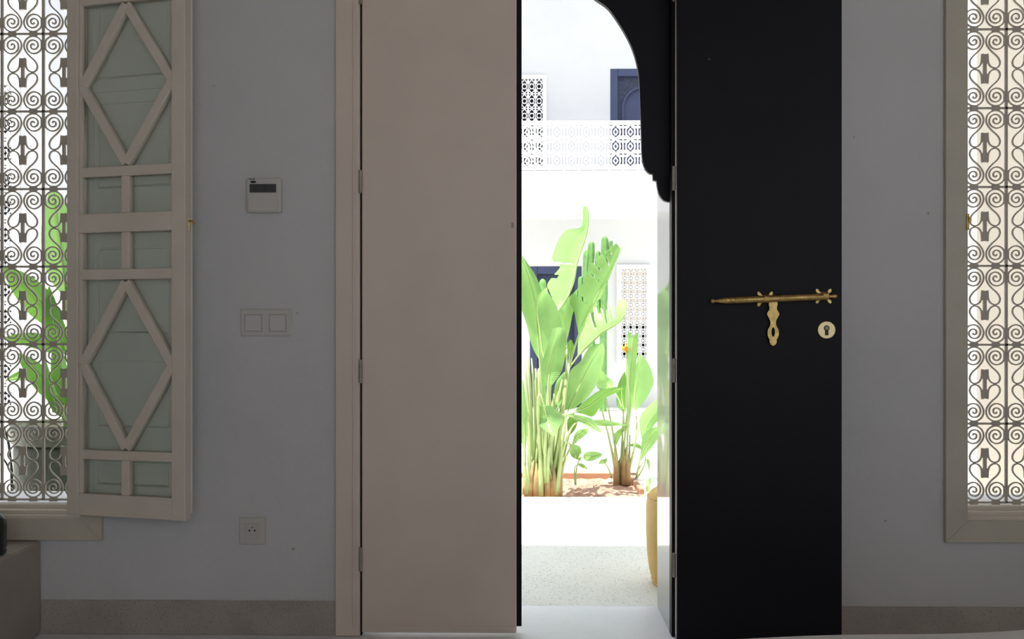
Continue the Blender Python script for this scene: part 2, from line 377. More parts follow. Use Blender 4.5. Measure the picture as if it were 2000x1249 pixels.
# right leaf, folded back into the room against the wall: its black outer face shows
th = R(5.5)
d2 = thing('door_2', 'black door leaf swung open against the wall with brass bolt', 'door', (0.4494, -0.060, 0), -th, kind='structure')
MB().box(0, LW, 0, 0.024, LH0 - 0.006, LH1).build('outer_board', 'black', d2, bevel=0.002)
MB().box(0.0, LW - 0.004, 0.024, 0.044, LH0, LH1).build('leaf_board', 'cream', d2, bevel=0.002)
for z0, z1 in hinge_z([(1316, -34, 12), (1316, 330, 376), (1316, 700, 746), (1316, 1075, 1121)]):
    h = MB().tube([(0, 0, z0), (0, 0, z1)], 0.0056, 10).build('hinge', 'brass_pale' if False else 'steel', d2)
    h.location = (-0.0075, 0.012, 0)
def on_leaf(px, py):
    """leaf coordinates (u, z) of a pixel on the front face of the open leaf"""
    u_ = (px - 1000) / F; fx, fy = -math.sin(YAW), math.cos(YAW); rx, ry = math.cos(YAW), math.sin(YAW)
    d = Vector((fx + rx * u_, fy + ry * u_, (HOR - py) / F))
    o = Vector((0.4494, -0.060, 0)); n = Vector((-math.sin(th), -math.cos(th), 0)); k = (o - CAM).dot(n) / d.dot(n)
    q = CAM + d * k - o
    return q.dot(Vector((math.cos(th), -math.sin(th), 0))), q.z
# brass bolt
(u0, z0), (u1, z1) = on_leaf(1391, 589), on_leaf(1629, 579.5)
bolt = MB()
pth = lambda f: (u0 + (u1 - u0) * f, -0.022, z0 + (z1 - z0) * f)
fr = [-0.018, -0.012, 0.0, 0.008, 0.018, 0.026, 0.062, 0.085, 0.090, 0.094, 0.10, 0.13, 0.135, 0.14, 0.17, 0.175, 0.18, 0.55, 0.555, 0.56, 0.86, 0.865, 0.87, 0.93, 0.95, 0.965, 0.98, 1.0, 1.015]
rd = [0.001, 0.006, 0.0075, 0.007, 0.0035, 0.004, 0.0075, 0.0078, 0.0088, 0.0078, 0.0098, 0.0100, 0.0092, 0.0102, 0.0102, 0.0094, 0.0104, 0.0106, 0.0096, 0.0106, 0.0106, 0.0096, 0.0106, 0.0105, 0.005, 0.0045, 0.0065, 0.0065, 0.003]
bl = bolt.tube([pth(f) for f in fr], rd, 14).build('bolt', 'brass', d2, smooth=True)
bl['label'] = 'brass sliding bolt with knobbed ends'
def bracket(px, py, sc=1.12):
    """cross shaped leaf bracket with a strap over the rod"""
    u, z = on_leaf(px, py); bm_ = MB()
    for sx in (-1, 1):
        for sz in (-1, 1):
            pts = [(0, 0), (6, 8), (9, 9), (13, 14), (18, 15.5), (20.5, 12), (19, 8), (15.5, 6.5), (13, 3), (8, -1)]
            pts = [(u + sx * x * 0.00105 * sc, z + sz * y * 0.00135 * sc) for x, y in pts]
            bm_.prism(pts, -0.005, 0.0)
    bm_.box(u - 0.012, u + 0.012, -0.004, 0, z - 0.011, z + 0.011)
    o = bm_.build('bracket', 'brass', bl, bevel=0.001)
    ring = [(u + 0.002, -0.022 + 0.0125 * math.sin(a), z + 0.0125 * math.cos(a)) for a in [2 * math.pi * k / 20 for k in range(21)]]
    MB().tube([(u - 0.006, -0.022, z), (u + 0.010, -0.022, z)], 0.0128, 16).build('strap', 'brass', bl, bevel=0.001)
bracket(1494, 584.5); bracket(1608, 579)
# hasp hanging from the rod
hz = [(8.5, 589), (8.5, 596), (7, 602), (7.5, 606), (11, 611), (12, 614), (11, 617), (8, 622), (5.5, 628), (5.2, 633), (7, 639), (10, 644), (11, 650), (10.5, 656), (8.5, 661), (6.5, 664), (7, 668), (5, 673), (0, 676)]
cu, _ = on_leaf(1508.5, 620); sc_ = on_leaf(1518.5, 620)[0] - on_leaf(1508.5, 620)[0]
outl = [(cu + x * sc_ / 10, on_leaf(1508.5, y)[1]) for x, y in hz]
outl = outl + [(2 * cu - x, z) for x, z in outl[-2::-1]]
n = len(outl); hb = MB()
hole_c = on_leaf(1508.5, 649)[1]
hole = [(cu + 0.0052 * math.sin(2 * math.pi * k / 24), hole_c + 0.0145 * math.cos(2 * math.pi * k / 24)) for k in range(24)]
# plate as a ring strip between outline and hole below, solid above
zc = on_leaf(1508.5, 633)[1]
hr = [p for p in outl if p[1] >= zc - 1e-6 and p[0] >= cu]; 
up = [(x, z) for x, z in outl if z >= zc - 1e-6]
hb.prism(up, -0.019, -0.014)
low = [(x, z) for x, z in outl if z <= zc + 1e-6]
# low runs right side down to the tip then up the left side
m_ = len(low)
inner = []
for i in range(m_):
    f = i / (m_ - 1); a = math.pi * (0.0 + f)          # from top by the right to top by the left
    ang = 2 * math.pi * f
    inner.append((cu + 0.0052 * math.sin(ang), hole_c + 0.0145 * math.cos(ang)))
k0 = len(hb.v)
for (x, z), (xi, zi) in zip(low, inner): hb.v += [(x, -0.019, z), (xi, -0.019, zi), (x, -0.014, z), (xi, -0.014, zi)]
for i in range(m_ - 1):
    a = k0 + 4 * i; c_ = a + 4
    hb.f += [(a, c_, c_ + 1, a + 1), (a + 2, a + 3, c_ + 3, c_ + 2), (a, a + 2, c_ + 2, c_), (a + 1, c_ + 1, c_ + 3, a + 3)]
hb.f += [(k0, k0 + 1, k0 + 4 * (m_ - 1) + 1, k0 + 4 * (m_ - 1))]
hs = hb.build('hasp', 'brass', bl); hs['label'] = 'engraved brass hasp plate with a slot'
# lock escutcheon
eu, ez = on_leaf(1614, 645)
es = MB().disc(eu, ez, 0.0262, -0.005, 0.0, 40).build('escutcheon', 'brass_pale', d2, bevel=0.0015); es['label'] = 'round pale brass lock plate'
MB().disc(eu, ez + 0.0055, 0.0085, -0.0062, -0.004, 20).box(eu - 0.005, eu + 0.005, -0.0062, -0.004, ez - 0.016, ez + 0.004).build('keyhole', 'ink', es)
MB().disc(eu, ez + 0.0055, 0.0055, -0.0075, -0.004, 16).build('lock_barrel', 'steel', es)

# ================================================================== WINDOWS
CW, CH = 0.1365, 0.2545                     # one cell of the ironwork
k = CW / 242.0
spi = []
radii = [55, 54, 52, 47, 37, 31, 28, 22, 14, 9, 3]
for i in range(len(radii) - 1, 0, -1):
    for s_ in range(6):
        f = s_ / 6; rr_ = radii[i] * (1 - f) + radii[i - 1] * f; a = math.pi / 2 * (i - f)
        spi.append((-62 + rr_ * math.cos(a), 158 + rr_ * math.sin(a)))
S_ = [(-7, 158), (-10, 140), (-22, 118), (-42, 95), (-65, 75), (-80, 55), (-86, 35), (-80, 15), (-65, 4.5), (-48, 5), (-32, 14), (-22, 30), (-18, 50), (-17, 78)]
quarter = [(x * k, z * k * (CH / 450 / k)) for x, z in spi + smooth_path(S_, 3)]
scroll_me = {}
for sx in (1, -1):
    for sz in (1, -1):
        scroll_me[(sx, sz)] = None
def scroll_mesh(sx, sz, wd, y0, y1, q=quarter, nm='scroll'):
    bb = MB().ribbon([(sx * x, sz * z) for x, z in q], wd, y0, y1); me = bb.mesh(nm)
    import bmesh
    bm = bmesh.new(); bm.from_mesh(me); bmesh.ops.recalc_face_normals(bm, faces=bm.faces); bm.to_mesh(me); bm.free(); return me
for key in scroll_me:
    scroll_me[key] = scroll_mesh(*key, 0.0042, -0.003, 0.003); scroll_me[key].materials.append(M['iron'])
cl = MB()
cl.prism([(-17.5 * k, 34 * k), (-9 * k, 28 * k), (9 * k, 28 * k), (17.5 * k, 34 * k), (18.5 * k, 86 * k), (4 * k, 83 * k), (-4 * k, 83 * k), (-18.5 * k, 86 * k)], -0.0045, 0.0045)
cl.box(-9 * k, 9 * k, -0.004, 0.004, -30 * k, 30 * k)
cl.prism([(-17.5 * k, -34 * k), (-18.5 * k, -86 * k), (-4 * k, -83 * k), (4 * k, -83 * k), (18.5 * k, -86 * k), (17.5 * k, -34 * k), (8 * k, -28 * k), (-8 * k, -28 * k)], -0.0045, 0.0045)
clip_me = cl.mesh('clip'); clip_me.materials.append(M['iron'])

def grille(name, label, xbar, zbot, cols, rows, Y):
    """xbar: x of the leftmost vertical bar"""
    g = thing(name, label, 'window grille', (xbar, Y, zbot))
    for i in range(cols + 1):
        x = i * CW; bb = MB().box(x - 0.0042, x + 0.0042, -0.0035, 0.0035, 0, rows * CH)
        for r in range(rows):
            for s_ in (1, -1):
                zc_ = (r + 0.5) * CH + s_ * 158 * CH / 450
                bb.box(x - 0.008, x + 0.008, -0.004, 0.004, zc_ - 0.012, zc_ + 0.012)
        bb.build('upright_bar', 'iron', g)
    for r in range(rows + 1):
        z = r * CH; bb = MB().box(0, cols * CW, -0.0035, 0.0035, z - 0.0033, z + 0.0033)
        for i in range(cols):
            for s_ in (1, -1):
                xc = (i + 0.5) * CW + s_ * 62 * k
                bb.box(xc - 0.0125, xc + 0.0125, -0.004, 0.004, z - 0.0065, z + 0.0065)
        bb.build('cross_bar', 'iron', g)
    for i in range(cols):
        for r in range(rows):
            c_ = ((i + 0.5) * CW, 0, (r + 0.5) * CH)
            for key in scroll_me:
                o = bpy.data.objects.new('scroll', scroll_me[key]); C.objects.link(o); o.parent = g; o.location = c_
            o = bpy.data.objects.new('clip', clip_me); C.objects.link(o); o.parent = g; o.location = c_
    return g
GY = 0.13
gx1 = PX(85, GY); gz1 = P(60, 976, GY).z
grille('window_grille', 'scrolled cream iron grille in the left window behind the open sash', gx1 - 5 * CW, gz1, 6, 7, GY)
gx2 = PX(1965, GY); gz2 = P(1940, 982, GY).z
grille('window_grille', 'scrolled cream iron grille in the right window against beige wall', gx2 - CW, gz2, 6, 7, GY)

def window_frame(name, label, x0, x1, zb, zt, gz):
    wn = thing(name, label, 'window', (0, 0, 0), kind='structure')
    tr = 0.068
    for nm, pts in (('casing_board', [(x0 - tr, zb - tr), (x1 + tr, zb - tr), (x1, zb), (x0, zb)]), ('casing_board', [(x0 - tr, zb - tr), (x0, zb), (x0, zt), (x0 - tr, zt + tr)]),
                    ('casing_board', [(x1 + tr, zb - tr), (x1 + tr, zt + tr), (x1, zt), (x1, zb)]), ('casing_board', [(x0 - tr, zt + tr), (x0, zt), (x1, zt), (x1 + tr, zt + tr)])):
        MB().prism(pts, -0.018, 0.0).build(nm, 'casing', wn, bevel=0.002)
    # inner bead and the fixed frame the sashes close against
    MB().box(x0, x1, -0.012, 0.012, zb - 0.002, zb + 0.010).build('bead', 'cream_sash', wn, bevel=0.002)
    MB().box(x0, x1, 0.012, 0.05, zb - 0.005, zb + 0.022).build('frame_rail', 'cream_sash', wn, bevel=0.002)
    MB().box(x0, x1, 0.05, 0.085, zb - 0.005, zb + 0.034).build('frame_rail', 'cream_sash', wn, bevel=0.003)
    MB().box(x0, x1, 0.085, TW + 0.02, zb - 0.01, gz - 0.010).build('window_sill', 'plaster_out', wn, bevel=0.003)
    MB().box(x0, x1, 0.02, 0.08, zt - 0.02, zt + 0.005).build('frame_rail', 'cream_sash', wn)
    for xa, xb in ((x0 - 0.004, x0 + 0.003), (x1 - 0.003, x1 + 0.004)):
        MB().box(xa, xb, 0.0, 0.08, zb, zt).build('frame_stile', 'cream_sash', wn)
    return wn
window_frame('window_1', 'cream casing and sill of the left window', W1L, W1R, WB1, WT, gz1)
w2 = window_frame('window_2', 'cream mitred casing and sill of the right window', W2L, W2R, WB2, WT, gz2)
sp = P(1884, 432, 0)
st = MB().box(W2L - 0.006, W2L + 0.002, -0.024, -0.016, sp.z - 0.03, sp.z + 0.02).box(W2L - 0.002, W2L + 0.006, -0.030, -0.018, sp.z - 0.008, sp.z + 0.010).build('latch_keep', 'brass', w2, bevel=0.001)

# ---- glazed sash folded back into the room
sa = R(14.8); SHX, SHY = -1.436, -0.05
sash = thing('glazed_sash', 'cream window sash with diamond glazing bars swung open into the room', 'window sash', (SHX, SHY, 0), -sa)
SW, ST = 0.419, 0.034
def zz(y): return 0.933 - (y - 660) * 0.001545
rows_ = dict(b0=0.384, b1=zz(972), m0=zz(903), m1=zz(884), n0=zz(545), n1=zz(524), r0=zz(451), r1=zz(413), p0=zz(340), p1=zz(320), q0=zz(-4), q1=zz(-24), t0=zz(-96), t1=zz(-136))
IL, IR = 0.052, SW - 0.047; MC = (IL + IR) / 2 - 0.004; mw = 0.014
MB().box(0, IL - 0.012, 0, ST, rows_['b0'], rows_['t1']).build('stile', 'cream_sash', sash, bevel=0.003)
MB().box(IR, SW, 0, ST, rows_['b0'], rows_['t1']).build('stile', 'cream_sash', sash, bevel=0.003)
for a, bq in (('b0', 'b1'), ('r0', 'r1'), ('t0', 't1')):
    MB().box(IL - 0.012, IR, 0.001, ST, rows_[a], rows_[bq]).build('rail', 'cream_sash', sash, bevel=0.003)
MB().box(IL - 0.012, IL, 0.006, ST, rows_['b1'], rows_['r0']).build('moulding', 'cream_sash', sash, bevel=0.002)
MB().box(IL - 0.012, IL, 0.006, ST, rows_['r1'], rows_['t0']).build('moulding', 'cream_sash', sash, bevel=0.002)
for a, bq in (('m0', 'm1'), ('n0', 'n1'), ('p0', 'p1'), ('q0', 'q1')):
    MB().box(IL - 0.004, IR, 0.003, ST - 0.004, rows_[a], rows_[bq]).build('glazing_bar', 'cream_sash', sash, bevel=0.003)
for a, bq in (('b1', 'm0'), ('n1', 'r0'), ('r1', 'p0'), ('q1', 't0')):
    MB().box(MC - mw, MC + mw, 0.003, ST - 0.004, rows_[a], rows_[bq]).build('glazing_bar', 'cream_sash', sash, bevel=0.003)
def bar(p, q, wd):
    dx, dz = q[0] - p[0], q[1] - p[1]; l = math.hypot(dx, dz); nx_, nz_ = -dz / l * wd / 2, dx / l * wd / 2
    return [(p[0] + nx_, p[1] + nz_), (p[0] - nx_, p[1] - nz_), (q[0] - nx_, q[1] - nz_), (q[0] + nx_, q[1] + nz_)]
PY0, PY1 = 0.016, 0.020
def pane(pts): MB().prism(pts, PY0, PY1).build('pane', 'glass', sash)
for a, bq in (('m1', 'n0'), ('p1', 'q0')):
    z0_, z1_ = rows_[a], rows_[bq]; zm = (z0_ + z1_) / 2
    T_, B_, L_, R_ = (MC, z1_ - 0.008), (MC, z0_ + 0.008), (IL - 0.0, zm), (IR - 0.002, zm)
    for i_, (p, q) in enumerate(((T_, L_), (L_, B_), (B_, R_), (R_, T_))):
        MB().prism(bar(p, q, 0.029), 0.0025 + 0.0003 * i_, ST - 0.005).build('glazing_bar', 'cream_sash', sash, bevel=0.003)
    pane([T_, L_, B_, R_])
    pane([(IL, z1_), L_, T_, (MC, z1_)]); pane([(IL, z0_), (MC, z0_), B_, L_]); pane([(IR, z1_), (MC, z1_), T_, R_]); pane([(IR, z0_), R_, B_, (MC, z0_)])
for a, bq in (('b1', 'm0'), ('n1', 'r0'), ('r1', 'p0'), ('q1', 't0')):
    pane([(IL, rows_[a]), (MC, rows_[a]), (MC, rows_[bq]), (IL, rows_[bq])]); pane([(MC, rows_[a]), (IR, rows_[a]), (IR, rows_[bq]), (MC, rows_[bq])])
hk = zz(433)
MB().tube([(SW, 0.02, hk), (SW + 0.012, 0.018, hk), (SW + 0.020, 0.016, hk - 0.004), (SW + 0.021, 0.016, hk - 0.010)], 0.0035, 8).build('catch_hook', 'brass', sash, smooth=True)
MB().tube([(SW + 0.001, 0.02, hk - 0.028), (SW + 0.001, 0.02, hk + 0.01)], 0.0025, 6).build('catch_plate', 'brass', sash)
# solid panelled shutter folded flat behind the sash
shp = (SHX + 0.036 * math.cos(sa) + 0.0365 * math.sin(sa), SHY - 0.036 * math.sin(sa) + 0.0365 * math.cos(sa), 0)
sht = thing('panelled_shutter', 'grey painted panelled shutter folded behind the glazed sash', 'shutter', shp, -sa)
SWW = SW - 0.042
MB().box(0, SWW, 0.004, 0.012, 0.40, 2.15).build('board', 'grey_shutter', sht)
def mould(x0, x1, z0, z1, arch=False):
    p = [(x0, z0), (x1, z0), (x1, z1)]
    if arch:
        p = [(x0, z0), (x1, z0), (x1, z1 - 0.012), (x1 - 0.010, z1), (x0 + 0.010, z1), (x0, z1 - 0.012)]
    else: p.append((x0, z1))
    m1 = MB().ribbon(p + [p[0], p[1]], 0.008, -0.002, 0.004).build('moulding', 'grey_shutter', sht, bevel=0.0015)
for z0_, z1_, ar_ in ((0.48, 0.545, False), (0.66, 0.86, False), (0.95, 1.21, True), (1.40, 1.66, False), (1.74, 2.06, True)):
    mould(0.051, 0.301, z0_, z1_, ar_)
for z_ in (0.90, 1.70): MB().box(0.02, 0.336, -0.001, 0.004, z_ - 0.004, z_ + 0.004).build('moulding', 'grey_shutter', sht)
MB().box(0.026, 0.034, -0.001, 0.004, 0.42, 2.12).build('moulding', 'grey_shutter', sht)

# ================================================================== WALL FITTINGS
def plate_rect(px0, py0, px1, py1): a = P(px0, py1, 0); c_ = P(px1, py0, 0); return a.x, c_.x, a.z, c_.z
x0, x1, z0, z1 = plate_rect(484, 349, 552, 417)
tm = thing('thermostat', 'square beige thermostat with grey display on the wall', 'thermostat', ((x0 + x1) / 2, 0, z0))
W_ = x1 - x0; H_ = z1 - z0
MB().box(-W_ / 2, W_ / 2, -0.020, 0, 0, H_).build('case', 'plastic', tm, bevel=0.006)
MB().box(-W_ / 2 + 0.006, W_ / 2 - 0.010, -0.0215, -0.018, 0.006, H_ * 0.56).build('flap', 'plastic', tm, bevel=0.0015)
s_ = 0.0016
lc = MB().box(-W_ / 2 + 7 * s_, -W_ / 2 + 59 * s_, -0.0208, -0.018, H_ - 29 * s_, H_ - 12.5 * s_).build('display', 'lcd', tm)
for xx in (18, 34, 38): MB().box(-W_ / 2 + xx * s_, -W_ / 2 + (xx + 2.2) * s_, -0.0212, -0.0205, H_ - 26 * s_, H_ - 16 * s_).build('digit_segment', 'ink', lc)
ov = MB().prism([(-W_ / 2 + (14 + 6 * math.cos(2 * math.pi * i / 20)) * s_, H_ - (8.5 + 2.6 * math.sin(2 * math.pi * i / 20)) * s_) for i in range(20)], -0.0206, -0.019).build('badge', 'ink', tm)
for xx in (6, 9, 12, 15): MB().box(-W_ / 2 + xx * s_, -W_ / 2 + (xx + 1.8) * s_, -0.0204, -0.019, H_ - 4.2 * s_, H_ - 1.8 * s_).build('print_mark', 'ink', tm)

x0, x1, z0, z1 = plate_rect(471, 604, 570, 657)
sw = thing('light_switch', 'white double light switch plate left of the cream door', 'switch', ((x0 + x1) / 2, 0, z0)); W_ = x1 - x0; H_ = z1 - z0
MB().box(-W_ / 2, W_ / 2, -0.008, 0, 0, H_).build('plate', 'plastic', sw, bevel=0.003)
for px0, px1, til in ((480, 512, 1), (528, 559, -1)):
    a = (px0 - 471) / 99 * W_ - W_ / 2; c_ = (px1 - 471) / 99 * W_ - W_ / 2
    MB().box(a - 0.002, c_ + 0.002, -0.0083, -0.007, H_ * 0.17, H_ * 0.80).build('recess', 'steel', sw)
    bb = MB(); zl, zh = H_ * 0.19, H_ * 0.78; f1, f2 = (-0.0125, -0.0092) if til > 0 else (-0.0092, -0.0125)
    bb.v = [(a, f1, zl), (c_, f1, zl), (c_, f2, zh), (a, f2, zh), (a, -0.004, zl), (c_, -0.004, zl), (c_, -0.004, zh), (a, -0.004, zh)]
    bb.f = [(0, 1, 2, 3), (7, 6, 5, 4), (0, 4, 5, 1), (1, 5, 6, 2), (2, 6, 7, 3), (3, 7, 4, 0)]
    bb.build('rocker', 'plastic_b', sw, bevel=0.001)
x0, x1, z0, z1 = plate_rect(469, 1011, 519, 1063)
so_ = thing('power_socket', 'white wall power socket with two pin holes above the skirting', 'socket', ((x0 + x1) / 2, 0, z0)); W_ = x1 - x0; H_ = z1 - z0
MB().box(-W_ / 2, W_ / 2, -0.008, 0, 0, H_).build('plate', 'plastic', so_, bevel=0.002)
cx_, cz_ = 0.0, H_ * 0.52
MB().box(cx_ - 0.024, cx_ + 0.024, -0.0095, -0.007, cz_ - 0.026, cz_ + 0.022).build('insert', 'plastic', so_, bevel=0.001)
ring = MB()
for i in range(28):
    pass
n_ = 28; kk = len(ring.v)
for i in range(n_):
    an = 2 * math.pi * i / n_; cs, sn = math.cos(an), math.sin(an)
    ring.v += [(cx_ + 0.0205 * cs, -0.012, cz_ + 0.0205 * sn), (cx_ + 0.0175 * cs, -0.012, cz_ + 0.0175 * sn), (cx_ + 0.0175 * cs, -0.0096, cz_ + 0.0175 * sn), (cx_ + 0.0205 * cs, -0.009, cz_ + 0.0205 * sn)]
for i in range(n_):
    a = 4 * i; c_ = 4 * ((i + 1) % n_)
    for q in range(3): ring.f.append((a + q, c_ + q, c_ + q + 1, a + q + 1))
ring.build('collar', 'plastic', so_, smooth=False)
MB().disc(cx_, cz_, 0.0175, -0.0098, -0.009, 28).build('well', 'plastic', so_)
for sx in (-1, 1): MB().disc(cx_ + sx * 0.0085, cz_, 0.003, -0.0102, -0.009, 12).build('pin_hole', 'ink', so_)
MB().tube([(cx_ + 0.001, -0.009, cz_ + 0.010), (cx_ + 0.001, -0.017, cz_ + 0.010)], 0.0026, 10).build('earth_pin', 'steel', so_)

wf = bpy.data.objects['wall_front']
for px_, py_, r_ in ((1813, 417, 0.0035), (573, 1073, 0.0040), (1729, 1018, 0.0032), (418, 168, 0.0026), (580, 612, 0.0024), (1668, 268, 0.0022)):
    p = P(px_, py_, 0); MB().prism([(p.x + r_ * math.cos(a) * (1 + 0.2 * math.sin(3 * a)), p.z + r_ * math.sin(a)) for a in [2 * math.pi * j / 10 for j in range(10)]], -0.0008, 0.001).build('chip_mark', 'skirting', wf)

# ================================================================== BENCH, JAR, BED
bz = P(77, 1056, 0).z
tag(MB().box(RX0, BENX, -2.2, 0, 0, bz).build('bench', 'concrete', bevel=0.012), 'masonry bench block below the left window', 'bench', kind='structure')
jy = -0.22; jp = P(-32, 1078, jy)
jr = thing('jar', 'black ceramic jar standing on the masonry bench at the left edge', 'jar', (jp.x, jy, bz))
MB().lathe([(0.050, 0), (0.060, 0.004), (0.061, 0.012), (0.057, 0.016), (0.062, 0.022), (0.062, 0.085), (0.060, 0.105), (0.050, 0.118), (0.030, 0.124), (0.028, 0.128), (0.0, 0.128)], seg=40).build('body', 'jar', jr, smooth=True)
MB().lathe([(0.034, 0.126), (0.034, 0.134), (0.010, 0.140), (0.012, 0.150), (0.0, 0.154)], seg=24).build('lid', 'jar', jr, smooth=True)

bed = thing('bed', 'bed with rumpled white sheet in the lower right corner', 'bed', (1.0, -2.6, 0))
def bed_top(x, y):
    return 0.508 - 0.030 * max(0, min(1, (0.80 - x) / 0.75)) ** 1.2 + 0.004 * math.sin(7 * x + 3 * y) + 0.003 * math.sin(13 * x - 5 * y)
bb = MB(); nx, ny = 60, 44; bx0, bx1, by0, by1 = 0.02, 1.95, -3.9, -1.625
for j in range(ny + 1):
    for i in range(nx + 1):
        u_, v_ = i / nx, j / ny
        x = bx0 + (bx1 - bx0) * u_; y = by0 + (by1 - by0) * v_
        e = min(x - bx0, bx1 - x, y - by0, by1 - y); r_ = 0.07
        drop = 0 if e > r_ else r_ - math.sqrt(max(0, r_ * r_ - (r_ - e) ** 2))
        bb.v.append((x - 1.0, y + 2.6, bed_top(x, y) - drop))
for j in range(ny):
    for i in range(nx):
        a = j * (nx + 1) + i; bb.f.append((a, a + 1, a + nx + 2, a + nx + 1))
rim = [i for i in range(nx + 1)] + [(j) * (nx + 1) + nx for j in range(1, ny + 1)] + [ny * (nx + 1) + i for i in range(nx - 1, -1, -1)] + [j * (nx + 1) for j in range(ny - 1, 0, -1)]
kk = len(bb.v)
for r_ in rim: x, y, z = bb.v[r_]; bb.v.append((x, y, 0.22))
for i in range(len(rim)):
    j = (i + 1) % len(rim); bb.f.append((rim[j], rim[i], kk + i, kk + j))
bb.build('sheet', 'sheet', bed, smooth=True)
MB().box(bx0 + 0.04 - 1, bx1 - 0.04 - 1, by0 + 2.64, by1 + 2.56, 0.10, 0.30).build('bed_base', 'wood', bed)
for xx in (bx0 + 0.08, bx1 - 0.14):
    for yy in (by0 + 0.08, by1 - 0.14): MB().box(xx - 1, xx - 0.94, yy + 2.6, yy + 2.66, 0, 0.10).build('leg', 'wood', bed)

# ================================================================== COURTYARD THINGS
# mustard pouf beside the door
pf = thing('pouf', 'mustard leather pouf standing outside by the door jamb', 'pouf', (0.645, 0.70, 0))
pr = [(0.0, 0.0), (0.165, 0.0), (0.178, 0.012), (0.190, 0.05), (0.199, 0.12), (0.203, 0.20), (0.203, 0.28), (0.200, 0.315), (0.190, 0.340), (0.172, 0.356), (0.12, 0.364), (0.0, 0.366)]
MB().lathe(smooth_path(pr, 3), seg=48).build('body', 'mustard', pf, smooth=True)
for zr, rr_ in ((0.33, 0.197), (0.018, 0.181)):
    MB().tube([(rr_ * math.cos(2 * math.pi * i / 48), rr_ * math.sin(2 * math.pi * i / 48), zr) for i in range(49)], 0.0035, 6).build('seam', 'mustard', pf, smooth=True)

# far wall: lattice windows, doors, balustrade
LQ = [(x * 0.001, z * 0.001) for x, z in [(0, 0)]]
def lattice_cell(wc, hc, wd, th_):
    """pierced tile: ring, diagonal leaves and edge bars"""
    bb = MB(); r_ = min(wc, hc) * 0.30
    bb.ribbon([(r_ * math.cos(2 * math.pi * i / 14), r_ * 1.1 * math.sin(2 * math.pi * i / 14)) for i in range(15)], wd, -th_, th_)
    for sx in (-1, 1):
        for sz in (-1, 1):
            bb.ribbon([(sx * wc / 2, sz * hc * 0.14), (sx * wc * 0.36, sz * hc * 0.30), (sx * wc * 0.16, sz * hc * 0.36), (0, sz * hc / 2)], wd, -th_, th_)
            bb.ribbon([(sx * r_ * 0.7, sz * r_ * 0.75), (sx * wc / 2, sz * hc / 2)], wd * 0.8, -th_, th_)
    bb.box(-wc / 2, wc / 2, -th_, th_, -hc / 2 - wd / 2, -hc / 2 + wd / 2)
    bb.box(-wc / 2 - wd / 2, -wc / 2 + wd / 2, -th_, th_, -hc / 2, hc / 2)
    return bb
def lattice_screen(name, label, cat, hole, Y, wc, hc, wd, frame, back=None, back_z=None):
    x0, x1, z0, z1 = hole; g = thing(name, label, cat, ((x0 + x1) / 2, Y, z0)); W_, H_ = x1 - x0, z1 - z0
    cx_n = max(1, round(W_ / wc)); cz_n = max(1, round(H_ / hc)); a, c_ = W_ / cx_n, H_ / cz_n
    me = lattice_cell(a, c_, wd, 0.008).mesh('tracery'); me.materials.append(M['white_iron'])
    for i in range(cx_n):
        for j in range(cz_n):
            o = bpy.data.objects.new('tracery', me); C.objects.link(o); o.parent = g; o.location = (-W_ / 2 + (i + 0.5) * a, 0, (j + 0.5) * c_)
    if frame:
        for q in ((-W_ / 2 - frame, -W_ / 2, -frame, H_ + frame), (W_ / 2, W_ / 2 + frame, -frame, H_ + frame), (-W_ / 2, W_ / 2, H_, H_ + frame), (-W_ / 2, W_ / 2, -frame, 0)):
            MB().box(q[0], q[1], -0.03, 0.02, q[2], q[3]).build('frame', 'white_iron', g)
    if back: MB().box(-W_ / 2, W_ / 2, 0.014, 0.03, back_z, H_).build('curtain', back, g)
    return g
lattice_screen('lattice_window', 'white pierced lattice window on the upper floor across the courtyard', 'lattice window', u_lat, YF - 0.02, 0.095, 0.185, 0.012, 0.05)
lattice_screen('lattice_window', 'white lattice window with beige blind behind the plants on the ground floor', 'lattice window', g_lat, YF - 0.02, 0.085, 0.125, 0.010, 0.06, 'curtain', (g_lat[3] - g_lat[2]) * 0.40)
def scroll_cell(wc, hc, wd, th_):
    bb = MB()
    for sx in (-1, 1):
        for sz in (-1, 1): bb.ribbon([(sx * x * wc / CW, sz * z * hc / CH) for x, z in quarter[::2]], wd, -th_, th_)
    return bb.box(-wc / 2, wc / 2, -th_, th_, -hc / 2 - wd, -hc / 2 + wd).box(-wc / 2 - wd, -wc / 2 + wd, -th_, th_, -hc / 2, hc / 2)
lattice_cell = scroll_cell
lattice_screen('lattice_window', 'tall narrow white lattice window seen through the left grille', 'lattice window', lat_l, LY - 0.02, 0.11, 0.19, 0.006, 0.035)

